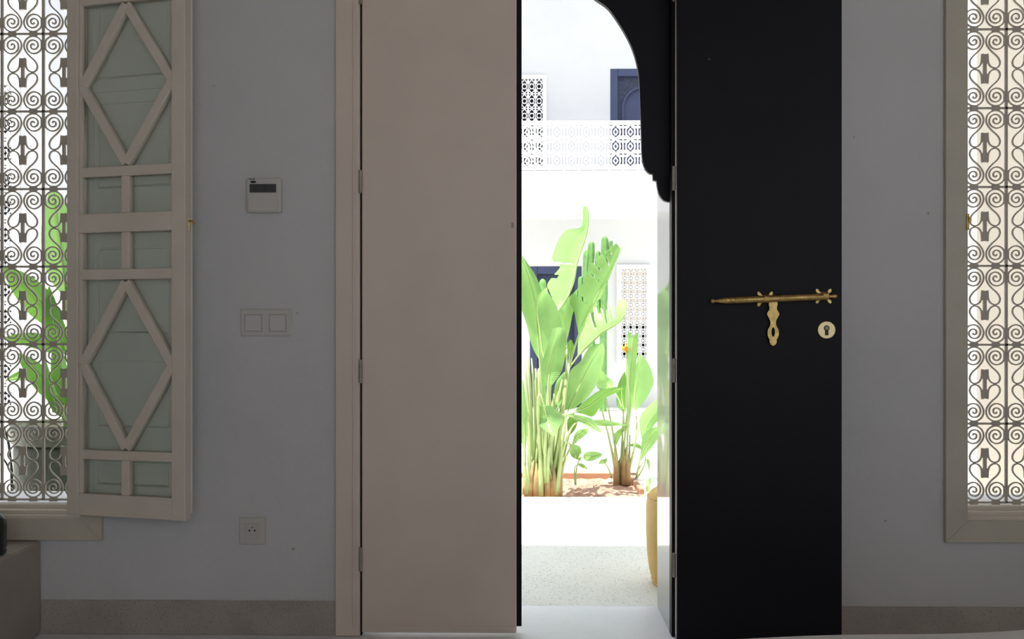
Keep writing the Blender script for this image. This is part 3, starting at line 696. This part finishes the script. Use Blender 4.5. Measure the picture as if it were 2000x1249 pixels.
def arched_door(name, label, hole, Y):
    x0, x1, z0, z1 = hole; W_, H_ = x1 - x0, z1 - z0
    g = thing(name, label, 'door', ((x0 + x1) / 2, Y, z0)); fw = 0.10
    for q in ((-W_ / 2, -W_ / 2 + fw, 0, H_), (W_ / 2 - fw, W_ / 2, 0, H_), (-W_ / 2 + fw, W_ / 2 - fw, H_ - fw, H_)):
        MB().box(q[0], q[1], -0.03, 0.05, q[2], q[3]).build('frame', 'navy', g, bevel=0.01)
    hw = W_ / 2 - fw; r_ = hw - 0.07; zc_ = H_ - fw - 0.14 - r_
    arc_ = [(r_ * math.cos(math.pi * i / 20), zc_ + r_ * math.sin(math.pi * i / 20)) for i in range(21)]
    MB().prism([(hw, H_ - fw), (0, H_ - fw)] + arc_[:11][::-1] + [(r_, 0), (hw, 0)], 0.03, 0.06).build('spandrel', 'navy_dark', g)
    MB().prism([(-hw, H_ - fw), (-hw, 0), (-r_, 0)] + arc_[10:][::-1] + [(0, H_ - fw)], 0.03, 0.06).build('spandrel', 'navy_dark', g)
    MB().ribbon([(r_ - 0.01, 0)] + [(x * 0.985, z) for x, z in arc_] + [(-r_ + 0.01, 0)], 0.03, 0.015, 0.05).build('arch_moulding', 'navy', g)
    MB().box(-hw, -0.003, 0.062, 0.09, 0, H_ - fw).build('leaf', 'navy', g); MB().box(0.003, hw, 0.062, 0.09, 0, H_ - fw).build('leaf', 'navy', g)
    return g
arched_door('balcony_door', 'navy blue arched door on the balcony across the courtyard', u_door, YF + 0.02)
arched_door('garden_door', 'dark navy door behind the plants on the ground floor', g_door, YF + 0.02)

# balustrade
zr0 = zb1; zr1 = P(1100, 235, YB).z
bx_0, bx_1 = PX(700, YB), PX(1420, YB)
bal = thing('balustrade', 'white iron balustrade with scrolled panels along the far balcony', 'balustrade', (bx_0, YB + 0.05, zr0))
BW = bx_1 - bx_0; BH = zr1 - zr0
MB().box(0, BW, -0.03, 0.03, BH - 0.05, BH).build('handrail', 'white_iron', bal, bevel=0.01)
MB().box(0, BW, -0.015, 0.015, 0.02, 0.045).build('bottom_rail', 'white_iron', bal)
nb = round(BW / 0.185); pw = BW / nb; ph = (BH - 0.095) / 3
me = MB(); w2_, h2_ = pw / 2, ph / 2
for sx in (-1, 1):
    me.ribbon([(sx * w2_ * 0.10, h2_), (sx * w2_ * 0.22, h2_ * 0.72), (sx * w2_ * 0.55, h2_ * 0.45), (sx * w2_ * 0.62, 0), (sx * w2_ * 0.55, -h2_ * 0.45), (sx * w2_ * 0.22, -h2_ * 0.72), (sx * w2_ * 0.10, -h2_)], 0.020, -0.008, 0.008)
    for sz in (-1, 1):
        me.ribbon([(sx * w2_, sz * h2_ * 0.62), (sx * w2_ * 0.5, sz * h2_ * 0.70), (sx * w2_ * 0.2, sz * h2_ * 0.95)], 0.026, -0.008, 0.008)
        me.ribbon([(0, sz * h2_ * 0.48), (sx * w2_ * 0.30, 0)], 0.016, -0.008, 0.008)
me.box(-w2_, w2_, -0.008, 0.008, -h2_, -h2_ + 0.020)
me = me.mesh('scroll_panel'); me.materials.append(M['white_iron'])
for i in range(nb):
    for j in range(3):
        o = bpy.data.objects.new('scroll_panel', me); C.objects.link(o); o.parent = bal; o.location = ((i + 0.5) * pw, 0, 0.045 + (j + 0.5) * ph)
for i in range(0, nb + 1):
    if i % 1 == 0: MB().box(i * pw - 0.009, i * pw + 0.009, -0.009, 0.009, 0, BH - 0.05).build('baluster', 'white_iron', bal)

# ---- plants
def leaf_mesh(base, mid, tip, width, roll=0.0, aL=10, aR=10, tears=0, seed=0, blunt=0.75, n=44):
    """blade along a curved midrib; aL/aR: how far each half folds towards the viewer side (degrees)"""
    rnd = random.Random(seed); b0, m0, t0 = Vector(base), Vector(mid), Vector(tip); bb = MB()
    cuts = {s: sorted(rnd.sample(range(6, n - 4), min(tears, n - 12))) for s in (-1, 1)}
    lift = {s: [rnd.uniform(-1, 1) for _ in range(tears + 1)] for s in (-1, 1)}
    SS = (0, 0.30, 0.66, 1.0); rows = []
    for i in range(n + 1):
        t = i / n; c = b0 * (1 - t) ** 2 + m0 * 2 * t * (1 - t) + t0 * t * t
        T = ((m0 - b0) * (1 - t) + (t0 - m0) * t).normalized()
        N = Vector((0, -1, 0)); N = (N - T * N.dot(T)).normalized(); S = T.cross(N).normalized()
        q = Matrix.Rotation(R(roll), 3, T); N = q @ N; S = q @ S
        wd = width / 2 * max(0.02, math.sin(math.pi * min(1, 0.02 + 0.98 * t ** 0.82))) ** blunt
        row = {}
        for s in (-1, 1):
            a = R(aL if s < 0 else aR); st_ = sum(1 for c_ in cuts[s] if i > c_); a2 = a + R(16) * lift[s][st_] * (1 if tears else 0)
            d = S * s * math.cos(a2) + N * math.sin(a2)
            for k_, f in enumerate(SS):
                p = c + d * wd * f + N * (0.012 * width * math.sin(i * 2.1) * f) - N * wd * 0.12 * f * f
                if tears and f > 0.3: p = p + T * (0.10 * width * f * lift[s][st_]) - Vector((0, 0, 0.05 * width * f * f * (1 + lift[s][st_])))
                if k_ == 0:
                    if 0 not in row: row[0] = len(bb.v); bb.v.append(tuple(p))
                else: row[s * k_] = len(bb.v); bb.v.append(tuple(p))
        rows.append(row)
    for i in range(n):
        for s in (-1, 1):
            for k_ in range(3):
                if k_ >= 1 and i in cuts[s]: continue
                a, c_ = s * k_, s * (k_ + 1)
                bb.f.append((rows[i][a], rows[i][c_], rows[i + 1][c_], rows[i + 1][a]))
    rib = [b0 * (1 - t) ** 2 + m0 * 2 * t * (1 - t) + t0 * t * t for t in [j / 8 for j in range(9)]]
    return bb, rib
def add_leaf(plant, foot, base, mid, tip, width, roll=0, aL=10, aR=10, tears=0, seed=0, m='leaf', blunt=0.75, r0=0.016):
    o = plant.location
    bb, rib = leaf_mesh(base, mid, tip, width, roll, aL, aR, tears, seed, blunt)
    bb.v = [(x - o.x, y - o.y, z - o.z) for x, y, z in bb.v]
    me = bb.mesh('leaf'); link('leaf', me, m, plant, smooth=True)
    f, b0 = Vector(foot), Vector(base)
    t0 = (Vector(mid) - b0).normalized()
    ctrl = b0 - t0 * (b0 - f).length * 0.45
    pts = [f * (1 - t) ** 2 + ctrl * 2 * t * (1 - t) + b0 * t * t for t in [j / 8 for j in range(8)]] + rib
    rad = [r0 * (1 - 0.65 * j / 8) for j in range(8)] + [r0 * 0.34 * (1 - 0.85 * j / 8) for j in range(9)]
    MB().tube([p - o for p in pts], rad, 7).build('leaf_stalk', 'stalk', plant, smooth=True)
def sheaths(plant, feet, h=0.22):
    rnd = random.Random(len(feet) + 3)
    for f in feet:
        p = Vector(f) - plant.location
        for q in range(2):
            dx, dy = rnd.uniform(-0.02, 0.02), rnd.uniform(-0.02, 0.02); hh = h * rnd.uniform(0.6, 1.2)
            MB().tube([p + Vector((dx, dy - 0.004, -0.03)), p + Vector((dx * 1.2, dy * 1.2, hh * 0.5)), p + Vector((dx * 2.6, dy * 2, hh))], [0.021, 0.018, 0.003], 7).build('dry_sheath', 'sheath', plant, smooth=True)

def strelitzia(name, label, foot_px, Y0, leaves, cat='plant', m='leaf', group=None, r0=0.016):
    c = P(foot_px[0], foot_px[1], Y0); pl = thing(name, label, cat, (c.x, Y0, -0.02), group=group)
    return pl
def put(pl, specs, m='leaf', r0=0.016, seed0=0):
    """spec: foot(px,py,Y) base mid tip (px,py,Y) width_px ..."""
    for i, sp_ in enumerate(specs):
        foot, base, mid, tip, wpx = sp_[:5]; kw = dict(sp_[5]) if len(sp_) > 5 else {}
        fp_ = P(foot[0], foot[1], foot[2]); 
        bp, mp, tp = P(*base), P(*mid), P(*tip)
        wd = wpx * (base[2] - CAM.y) / F
        add_leaf(pl, fp_, bp, mp, tp, wd, seed=seed0 + i, r0=r0, m=kw.pop('m', m), **kw)
    sheaths(pl, [tuple(P(*s[0])) for s in specs][::2])

def cr(vals, t):
    """Catmull-Rom through a list of tuples at parameter t (0..len-1)"""
    n = len(vals); i = min(int(t), n - 2); f = t - i
    p0, p1, p2, p3 = vals[max(0, i - 1)], vals[i], vals[i + 1], vals[min(n - 1, i + 2)]
    return tuple(0.5 * ((2 * b) + (c - a) * f + (2 * a - 5 * b + 4 * c - d) * f * f + (3 * b - a - 3 * c + d) * f ** 3) for a, b, c, d in zip(p0, p1, p2, p3))
def shaped_leaf(plant, foot, st, Yb, Yt, bowL=0.35, bowR=0.35, tears=(), m='leaf', r0=0.013, seed=0, via=None):
    """blade through stations (midrib, left edge, right edge); bow: how far each half curves away in depth"""
    rnd = random.Random(seed); o = plant.location; N_ = len(st)
    full = []
    for q in st:
        mid = q[0:2]; full.append((*mid, *(q[2:4] if len(q) > 2 else mid), *(q[4:6] if len(q) > 4 else (q[0] + 2, q[1]))))
    length = sum(math.hypot(full[i + 1][0] - full[i][0], full[i + 1][1] - full[i][1]) for i in range(N_ - 1))
    n = max(12, int(length / 2.0)); bb = MB(); rows = []; rib = []
    FS = (1.0, 0.75, 0.5, 0.25)
    sc_y = (Yb - CAM.y) / F
    for i in range(n + 1):
        t = i / n * (N_ - 1); mx_, my_, lx, ly, rx_, ry_ = cr(full, t); g = i / n
        Y = Yb + (Yt - Yb) * g + 0.05 * math.sin(math.pi * g)
        hl = math.hypot(lx - mx_, ly - my_) * sc_y; hr_ = math.hypot(rx_ - mx_, ry_ - my_) * sc_y
        rip = 0.0032 * (1 if i % 2 else -1); row = []
        for f in FS: row.append(P(mx_ + (lx - mx_) * f, my_ + (ly - my_) * f, Y - bowL * hl * f + 0.25 * hl * f * f + rip * min(1, 2 * f) * min(1, hl * 20)))
        row.append(P(mx_, my_, Y)); rib.append(P(mx_, my_, Y - 0.004))
        for f in FS[::-1]: row.append(P(mx_ + (rx_ - mx_) * f, my_ + (ry_ - my_) * f, Y - bowR * hr_ * f + 0.25 * hr_ * f * f + rip * min(1, 2 * f) * min(1, hr_ * 20)))
        rows.append([len(bb.v) + j for j in range(9)]); bb.v += [tuple(p - o) for p in row]
    cut = set()
    for tt, side in tears:
        k_ = int(tt / (N_ - 1) * n); dp = rnd.choice((1, 2, 3, 3)); wd_ = rnd.choice((1, 2, 3))
        for q in range(wd_ + 1):
            for z_ in range(max(1, dp - (q if q != 1 else 0))): cut.add((k_ + q, z_ if side < 0 else 7 - z_))
    for i in range(n):
        for j in range(8):
            side = -1 if j < 4 else 1
            if (i, j) in cut: continue
            bb.f.append((rows[i][j], rows[i][j + 1], rows[i + 1][j + 1], rows[i + 1][j]))
    link('leaf', bb.mesh('leaf'), m, plant, smooth=True)
    f = P(*foot); b0 = rib[0]; d = (rib[min(4, n)] - b0).normalized()
    ctrl = P(*via) if via else b0 - d * (b0 - f).length * 0.5
    pts = [f * (1 - t) ** 2 + ctrl * 2 * t * (1 - t) + b0 * t * t for t in [j / 10 for j in range(10)]] + [rib[min(n, int(n * j / 8))] for j in range(9)]
    rad = [r0 * (1 - 0.6 * j / 10) for j in range(10)] + [r0 * 0.36 * (1 - 0.8 * j / 8) for j in range(9)]
    MB().tube([p - o for p in pts], rad, 7).build('leaf_stalk', 'stalk', plant, smooth=True)
YA = 2.95
A = strelitzia('bird_of_paradise', 'largest clump of broad banana like leaves at the left of the bed', (1065, 968), YA, None, group='tall leafy plants in the bed')
fC, fL, fR = (1062, 970, YA), (1038, 967, YA), (1086, 968, YA)
def ft(f, dx, dy=0): return (f[0] + dx, f[1] + dy, f[2])
SL = shaped_leaf
SL(A, ft(fC, 6), [(1090, 608), (1104, 590, 1074, 572, 1106, 591), (1117, 559, 1069, 556, 1119, 560), (1121, 540, 1082, 537, 1124, 541), (1124, 523, 1094, 520, 1127, 523),
    (1129, 506, 1079, 507, 1131, 506), (1134, 490, 1084, 485, 1136, 490), (1140, 474, 1092, 467, 1142, 474), (1144, 460, 1107, 449, 1146, 460), (1147, 445, 1131, 446, 1149, 445),
    (1148, 430, 1138, 432, 1150, 430), (1147, 415, 1138, 412, 1150, 415), (1145, 403, 1140, 404, 1147, 404)], 3.05, 3.25, -0.5, 0.3, tears=((4.4, -1), (2.7, -1)), via=(1068, 760, 3.0))
SL(A, ft(fL, 2), [(1054, 705), (1051, 668, 1039, 676, 1058, 660), (1048, 630, 1028, 632, 1062, 622), (1044, 590, 1016, 600, 1063, 588), (1036, 556, 1004, 570, 1056, 562), (1028, 530, 1000, 540, 1044, 535), (1020, 508, 1002, 515, 1030, 514), (1012, 492)], 3.0, 2.9, 0.2, 0.6)
SL(A, ft(fC, -2), [(1062, 700), (1058, 680, 1054, 680, 1100, 665), (1055, 655, 1052, 650, 1098, 640), (1052, 630, 1050, 630, 1095, 622), (1049, 605, 1045, 604, 1088, 601), (1052, 585, 1045, 585, 1077, 581), (1060, 570, 1054, 573, 1070, 570), (1067, 562)], 2.9, 2.85, 0.2, -0.5)
SL(A, ft(fC, 4), [(1070, 760), (1072, 735, 1060, 735, 1092, 735), (1076, 710, 1057, 712, 1101, 712), (1082, 680, 1066, 685, 1106, 675), (1090, 655, 1075, 656, 1105, 652), (1092, 640, 1080, 641, 1103, 641)], 2.84, 2.78, 0.7, 0.5)
SL(A, ft(fR, -6), [(1130, 655), (1136, 638, 1122, 612, 1140, 640), (1147, 615, 1113, 585, 1152, 618), (1160, 590, 1131, 560, 1168, 594), (1171, 567, 1141, 543, 1178, 572), (1180, 552, 1150, 522, 1185, 556), (1188, 539, 1164, 505, 1191, 541),
    (1196, 522, 1183, 491, 1198, 523), (1204, 504, 1190, 484, 1206, 505), (1212, 485, 1204, 476, 1213, 486)], 3.2, 3.25, 0.5, 0.4, tears=((2.5, -1), (3.4, -1), (4.6, -1), (5.6, -1), (6.7, -1), (7.7, -1), (3.1, 1), (5.2, 1)))
SL(A, ft(fR, -4), [(1128, 697), (1142, 680, 1131, 648, 1144, 683), (1158, 665, 1146, 622, 1160, 668), (1172, 651, 1158, 602, 1174, 654), (1182, 645, 1172, 602, 1184, 648), (1192, 639, 1184, 607, 1193, 642), (1198, 636, 1188, 597, 1200, 638), (1206, 631, 1208, 586, 1208, 632), (1214, 625, 1224, 589, 1215, 627), (1219, 617, 1223, 606, 1220, 618)],
    3.08, 2.98, -0.5, 0.3, tears=((2.6, -1), (3.6, -1), (4.5, -1), (5.5, -1), (6.4, -1)))
SL(A, ft(fR, 0), [(1110, 801, 1102, 802, 1120, 799), (1122, 775, 1101, 778, 1142, 782), (1133, 752, 1108, 745, 1160, 760), (1145, 728, 1116, 722, 1171, 735), (1157, 705, 1134, 706, 1178, 710), (1168, 688, 1148, 683, 1181, 690), (1178, 672, 1165, 672, 1180, 676)], 2.98, 2.95, 0.5, -0.4)
SL(A, ft(fC, 0), [(1062, 792, 1047, 791, 1074, 792), (1066, 808, 1047, 810, 1098, 809), (1070, 822, 1050, 824, 1099, 822), (1075, 838, 1058, 836, 1092, 836), (1081, 853)], 2.78, 2.68, -0.4, -0.4)
SL(A, ft(fR, 4), [(1121, 806), (1136, 800, 1134, 791, 1140, 810), (1152, 793, 1152, 776, 1158, 814), (1168, 780, 1168, 765, 1172, 796), (1184, 768, 1184, 760, 1185, 777), (1200, 762, 1203, 757, 1203, 768), (1216, 759)], 2.94, 2.9, 1.0, -0.4, m='leaf_dark')
SL(A, ft(fR, 2), [(1100, 811), (1121, 815, 1122, 810, 1120, 819), (1146, 824, 1155, 818, 1144, 831), (1164, 837, 1168, 834, 1161, 841), (1179, 848)], 2.86, 2.8, 0.8, 0.5)
SL(A, ft(fR, 6), [(1150, 822), (1172, 828, 1174, 820, 1168, 832), (1195, 830, 1198, 824, 1195, 833), (1224, 831)], 2.95, 2.95, 0.8, 0.5, r0=0.008)
SL(A, ft(fR, 3), [(1112, 850), (1116, 835, 1108, 840, 1124, 838), (1116, 820, 1108, 822, 1128, 820), (1118, 806)], 3.05, 3.05, m='leaf_dark')
SL(A, ft(fR, 5), [(1113, 868), (1120, 876, 1112, 882, 1132, 872), (1128, 888, 1118, 894, 1136, 886), (1132, 900)], 2.98, 2.95)
SL(A, ft(fR, 5), [(1116, 872), (1126, 855, 1119, 857, 1133, 859), (1136, 845, 1128, 842, 1146, 848), (1148, 837)], 2.96, 2.93)
SL(A, ft(fL, -4), [(1024, 885), (1024, 850, 1016, 850, 1030, 850), (1024, 810, 1014, 810, 1031, 812), (1022, 770, 1014, 770, 1026, 775), (1020, 742)], 2.85, 2.8)
SL(A, ft(fL, 2), [(1036, 860), (1035, 845, 1028, 848, 1042, 845), (1034, 830, 1029, 832, 1041, 832), (1032, 810)], 2.95, 2.95, m='leaf_dark')
SL(A, ft(fC, 8), [(1082, 804), (1086, 785, 1079, 785, 1096, 788), (1090, 765, 1082, 765, 1099, 768), (1094, 745, 1087, 745, 1103, 740), (1102, 727)], 2.9, 2.92, 0.6, 0.6)
SL(A, ft(fC, 10), [(1106, 662), (1105, 642, 1092, 642, 1113, 642), (1105, 620, 1091, 610, 1118, 616), (1112, 595, 1098, 596, 1126, 590), (1126, 566)], 3.15, 3.2, -0.4, -0.4)
SL(A, ft(fC, 12), [(1112, 700), (1113, 688, 1107, 688, 1120, 686), (1114, 675, 1108, 672, 1122, 677), (1114, 664)], 3.25, 3.25, m='leaf_dark')
SL(A, ft(fL, -2), [(1050, 790), (1047, 770, 1044, 772, 1056, 768), (1046, 745, 1044, 747, 1060, 742), (1050, 722)], 3.05, 3.1, -0.3, -0.3)
for i_, (p, q, r_) in enumerate((((1030, 966), (1040, 860), (1024, 700)), ((1036, 967), (1044, 830), (1030, 690)), ((1042, 967), (1052, 840), (1038, 700)), ((1050, 969), (1054, 850), (1046, 720)),
        ((1056, 969), (1058, 860), (1052, 720)), ((1066, 970), (1070, 860), (1082, 770)), ((1072, 970), (1074, 860), (1098, 740)), ((1078, 968), (1088, 880), (1112, 715)), ((1088, 968), (1096, 880), (1108, 800)), ((1024, 966), (1026, 900), (1020, 800)), ((1084, 968), (1092, 890), (1096, 830)))):
    y_ = 2.88 + 0.03 * (i_ % 4); MB().tube([P(p[0] + (q[0] - p[0]) * 2 * t * (1 - t) + (r_[0] - p[0]) * t * t, p[1] + (q[1] - p[1]) * 2 * t * (1 - t) + (r_[1] - p[1]) * t * t, y_) - A.location for t in [j / 8 for j in range(9)]],
        [(0.018 if 2 < i_ < 8 else 0.0135) * (1 - 0.06 * j) * (1 if j < 7 else 0.8 if j < 8 else 0.5) for j in range(9)], 8).build('leaf_stalk', 'stalk', A, smooth=True)
sheaths(A, [tuple(P(x, 969, YA - 0.04)) for x in (1030, 1044, 1054, 1064, 1076, 1088)], 0.24)
YBp = 3.5
B = strelitzia('bird_of_paradise', 'smaller clump of broad leaves with upright folded leaf beside the jamb', (1215, 938), YBp, None, group='tall leafy plants in the bed')
fB = (1221, 938, YBp)
SL(B, fB, [(1226, 850), (1227, 815, 1224, 815, 1231, 815), (1229, 770, 1223, 770, 1237, 772), (1232, 725, 1223, 725, 1241, 728), (1235, 685, 1225, 685, 1245, 687), (1237, 658, 1226, 646, 1247, 648)], 3.45, 3.35, 0.8, 0.8, r0=0.012)
SL(B, ft(fB, 2), [(1240, 803), (1238, 795, 1234, 797, 1248, 797), (1239, 775, 1235, 777, 1263, 778), (1242, 750, 1238, 752, 1276, 750), (1245, 728, 1240, 730, 1273, 727), (1247, 708, 1243, 712, 1263, 705), (1249, 693)], 3.55, 3.6, 0.3, -0.4, r0=0.010)
SL(B, ft(fB, -4), [(1220, 806), (1216, 790, 1206, 795, 1222, 795), (1214, 765, 1204, 770, 1222, 768), (1216, 740, 1209, 747, 1223, 742), (1219, 727)], 3.6, 3.65, m='leaf_dark', r0=0.010)
SL(B, (1243, 934, 3.55), [(1256, 868), (1260, 848, 1250, 842, 1268, 850), (1264, 830, 1250, 815, 1277, 832), (1275, 812, 1265, 795, 1291, 815), (1290, 792, 1284, 780, 1298, 800), (1302, 772)], 3.5, 3.45, -0.4, 0.4, r0=0.009)
SL(B, (1245, 934, 3.55), [(1250, 900), (1256, 880, 1252, 872, 1265, 884), (1266, 862, 1256, 850, 1278, 868), (1280, 845, 1270, 838, 1288, 852), (1292, 832)], 3.42, 3.38, r0=0.007)
SL(B, ft(fB, -8), [(1200, 874), (1202, 860, 1197, 860, 1208, 862), (1207, 848, 1198, 850, 1214, 850), (1216, 838, 1208, 840, 1222, 838), (1226, 830)], 3.45, 3.42, r0=0.007)
SL(B, ft(fB, -12), [(1196, 762), (1187, 752, 1170, 757, 1198, 748), (1180, 740, 1166, 743, 1188, 738), (1172, 722)], 3.6, 3.6, -0.3, -0.3, r0=0.007)
for i_, (p, q, r_) in enumerate((((1204, 938), (1198, 880), (1172, 790)), ((1208, 938), (1206, 880), (1184, 780)), ((1212, 938), (1214, 880), (1218, 800)), ((1217, 938), (1216, 880), (1226, 800)), ((1226, 938), (1230, 900), (1230, 850)))):
    MB().tube([P(p[0] + (q[0] - p[0]) * 2 * t * (1 - t) + (r_[0] - p[0]) * t * t, p[1] + (q[1] - p[1]) * 2 * t * (1 - t) + (r_[1] - p[1]) * t * t, YBp - 0.02) - B.location for t in [j / 8 for j in range(9)]],
        [0.011 * (1 - 0.07 * j) for j in range(9)], 8).build('leaf_stalk', 'stalk', B, smooth=True)
sheaths(B, [tuple(P(x, 938, YBp - 0.03)) for x in (1206, 1214, 1223)], 0.20)
fl = B.location
fa, fb = P(1226, 850, 3.42) - fl, P(1224, 690, 3.40) - fl
MB().tube([fa, (fa + fb) / 2 + Vector((0.01, 0, 0)), fb], [0.006, 0.006, 0.005], 6).build('flower_stalk', 'stalk', B)
for dx, dz in ((-0.035, 0.05), (-0.01, 0.07), (0.03, 0.04)):
    MB().tube([fb, fb + Vector((dx * 0.6, -0.01, dz * 0.6)), fb + Vector((dx, 0, dz))], [0.004, 0.011, 0.001], 6).build('petal', 'flower', B)
def seedling(label, foot, leaves, m='leaf'):
    c = P(*foot); pl = thing('seedling', label, 'plant', (c.x, c.y, c.z), group='small plants in the bed')
    for i, (base, mid, tip, wpx, kw) in enumerate(leaves):
        add_leaf(pl, c, P(*base), P(*mid), P(*tip), wpx * 0.75 * 6.6 / F, seed=90 + i, r0=0.006, m=m, **kw)
seedling('small seedling with one heart shaped leaf between the two clumps', (1124, 948, 3.05), [((1140, 893, 3.05), (1152, 893, 3.0), (1176, 888, 3.0), 24, dict(aL=5, aR=20, blunt=0.5)), ((1128, 908, 3.05), (1138, 908, 3.0), (1148, 918, 3.0), 10, {})])
seedling('thin seedling leaning left of the smaller clump', (1194, 934, 3.5), [((1182, 906, 3.5), (1176, 898, 3.5), (1170, 908, 3.5), 14, {}), ((1183, 905, 3.5), (1180, 900, 3.5), (1186, 896, 3.5), 10, {})])
seedling('thin seedling with drooping leaf right of the smaller clump', (1244, 934, 3.5), [((1262, 900, 3.45), (1268, 896, 3.45), (1268, 922, 3.45), 10, {}), ((1254, 878, 3.45), (1244, 866, 3.45), (1226, 872, 3.45), 12, {})])
c = P(1266, 958, 3.0)
pl = thing('young_shoot', 'short green shoot standing alone at the bed corner', 'plant', (c.x, 3.0, c.z - 0.01))
MB().tube([(0, 0, 0), (0.0, 0, 0.04), (-0.012, 0, 0.085)], [0.014, 0.013, 0.005], 8).build('stem', 'stalk', pl, smooth=True)
add_leaf(pl, c, P(1266, 950, 3.0), P(1269, 942, 3.0), P(1270, 932, 3.0), 0.02, r0=0.006)

# columnar cactus behind the larger clump
YC = 9.75; c = P(1172, 805, YC)
cac = thing('columnar_cactus', 'ribbed columnar cactus rising behind the larger clump', 'cactus', (c.x, YC, 0))
def cactus_arm(pts, r_):
    bb = MB(); pts = [Vector(p) - cac.location for p in smooth_path([tuple(p) for p in pts], 14)]; n = len(pts); seg = 20
    for i, p in enumerate(pts):
        t = i / (n - 1); rr_ = r_ * (1 if t < 0.93 else max(0.05, math.sqrt(max(0, 1 - ((t - 0.93) / 0.07) ** 2)))) * (1 + 0.05 * math.sin(i * 0.9))
        for j in range(seg):
            an = 2 * math.pi * j / seg; q = rr_ * (1.0 if j % 4 == 0 else 0.80 if j % 2 else 0.68)
            bb.v.append((p.x + q * math.cos(an), p.y + q * math.sin(an), p.z))
    for i in range(n - 1):
        for j in range(seg): bb.f.append((i * seg + j, i * seg + (j + 1) % seg, (i + 1) * seg + (j + 1) % seg, (i + 1) * seg + j))
    bb.f.append(tuple(range((n - 1) * seg, n * seg)))
    bb.build('cactus_stem', 'cactus', cac)
for pts_, r_ in (([(1177, 812), (1178, 640), (1180, 540), (1181, 461)], 0.050), ([(1174, 760), (1156, 690), (1152, 560), (1155, 471)], 0.048), ([(1160, 640), (1146, 600), (1143, 540), (1146, 488)], 0.044),
                 ([(1178, 640), (1168, 600), (1166, 540), (1168, 490)], 0.036), ([(1181, 520), (1188, 500), (1192, 485), (1193, 470)], 0.026), ([(1174, 700), (1138, 640), (1134, 600), (1134, 540)], 0.040)):
    cactus_arm([P(x, y, YC) for x, y in pts_], r_)
cb = thing('small_cactus', 'rounded cactus tip beside the dark ground floor door', 'cactus', (P(1060, 700, 9.6).x, 9.6, 0))
tz = P(1060, 545, 9.6).z
MB().tube([(0, 0, 0), (0, 0, tz * 0.5), (0, 0, tz - 0.06), (0, 0, tz - 0.02), (0, 0, tz)], [0.05, 0.048, 0.048, 0.036, 0.010], 14).build('stem', 'cactus', cb, smooth=True)

# ---- potted plant outside the left window
YP = 1.15; pc = P(140, 825, YP)
pt = thing('plant_pot', 'large dark green glazed pot outside the left window', 'pot', (pc.x, YP, 0))
prz = pc.z
MB().lathe([(0.0, 0.0), (0.175, 0.0), (0.19, 0.02), (0.222, prz * 0.5), (0.227, prz * 0.8), (0.223, prz - 0.085), (0.213, prz - 0.085)], seg=48).build('body', 'pot', pt, smooth=True)
MB().lathe([(0.223, prz - 0.086), (0.238, prz - 0.080), (0.242, prz - 0.02), (0.240, prz), (0.222, prz), (0.217, prz - 0.03), (0.0, prz - 0.03)], seg=48).build('rim', 'pot_rim', pt, smooth=True)
pp = thing('potted_banana_plant', 'deep green broad leaved plant growing in the glazed pot', 'plant', (pc.x, YP, prz - 0.03))
def putp(specs):
    for i, (base, mid, tip, wpx, kw) in enumerate(specs):
        add_leaf(pp, (pc.x + 0.02 * math.cos(i * 2.3), YP + 0.03 * math.sin(i * 2.3), prz - 0.03), *[P(q[0], q[1], q[2] - 0.22) for q in (base, mid, tip)], wpx * 4.4 / F, seed=60 + i, r0=0.012, m=kw.pop('m', 'leaf_dark'), **kw)
putp([
    ((128, 575, 1.4), (118, 470, 1.35), (104, 362, 1.3), 74, dict(aL=12, aR=12, m='leaf')),
    ((112, 640, 1.35), (70, 570, 1.3), (4, 520, 1.2), 62, dict(aL=10, aR=18)),
    ((132, 690, 1.4), (100, 655, 1.3), (96, 560, 1.3), 44, dict(aL=20, aR=10)),
    ((128, 800, 1.4), (92, 740, 1.25), (34, 690, 1.2), 50, dict(aL=12, aR=20)),
    ((128, 690, 1.3), (80, 660, 1.25), (4, 662, 1.2), 34, dict(aL=40, aR=10)),
    ((110, 745, 1.4), (60, 720, 1.35), (10, 745, 1.3), 26, dict(aL=20, aR=20)),
    ((150, 620, 1.4), (170, 500, 1.4), (180, 380, 1.4), 70, dict(aL=14, aR=14)),
    ((150, 700, 1.4), (200, 600, 1.4), (250, 540, 1.4), 64, dict(aL=14, aR=14)),
    ((136, 790, 1.3), (118, 735, 1.2), (110, 655, 1.2), 40, dict(aL=14, aR=30)),
    ((122, 815, 1.3), (100, 780, 1.2), (88, 700, 1.15), 26, dict(aL=30, aR=30)),
])
# bare twigs at the foot of the left window
tg = P(24, 975, 0.9); tw = thing('bare_twig', 'thin bare dark twig rising at the foot of the left window', 'twig', (tg.x, 0.9, 0))
for pts in ([(26, 990), (24, 920), (18, 870), (8, 835), (-6, 812)], [(22, 960), (21, 900), (14, 855), (0, 825)], [(24, 930), (12, 905), (2, 890), (-8, 880)]):
    w_ = [P(x, y, 0.9) - tw.location for x, y in pts]
    if pts[0][1] == 990: w_ = [Vector((0, 0, 0))] + w_
    MB().tube(w_, [0.0035] * (len(w_) - 1) + [0.0012], 5).build('stem', 'ink', tw)
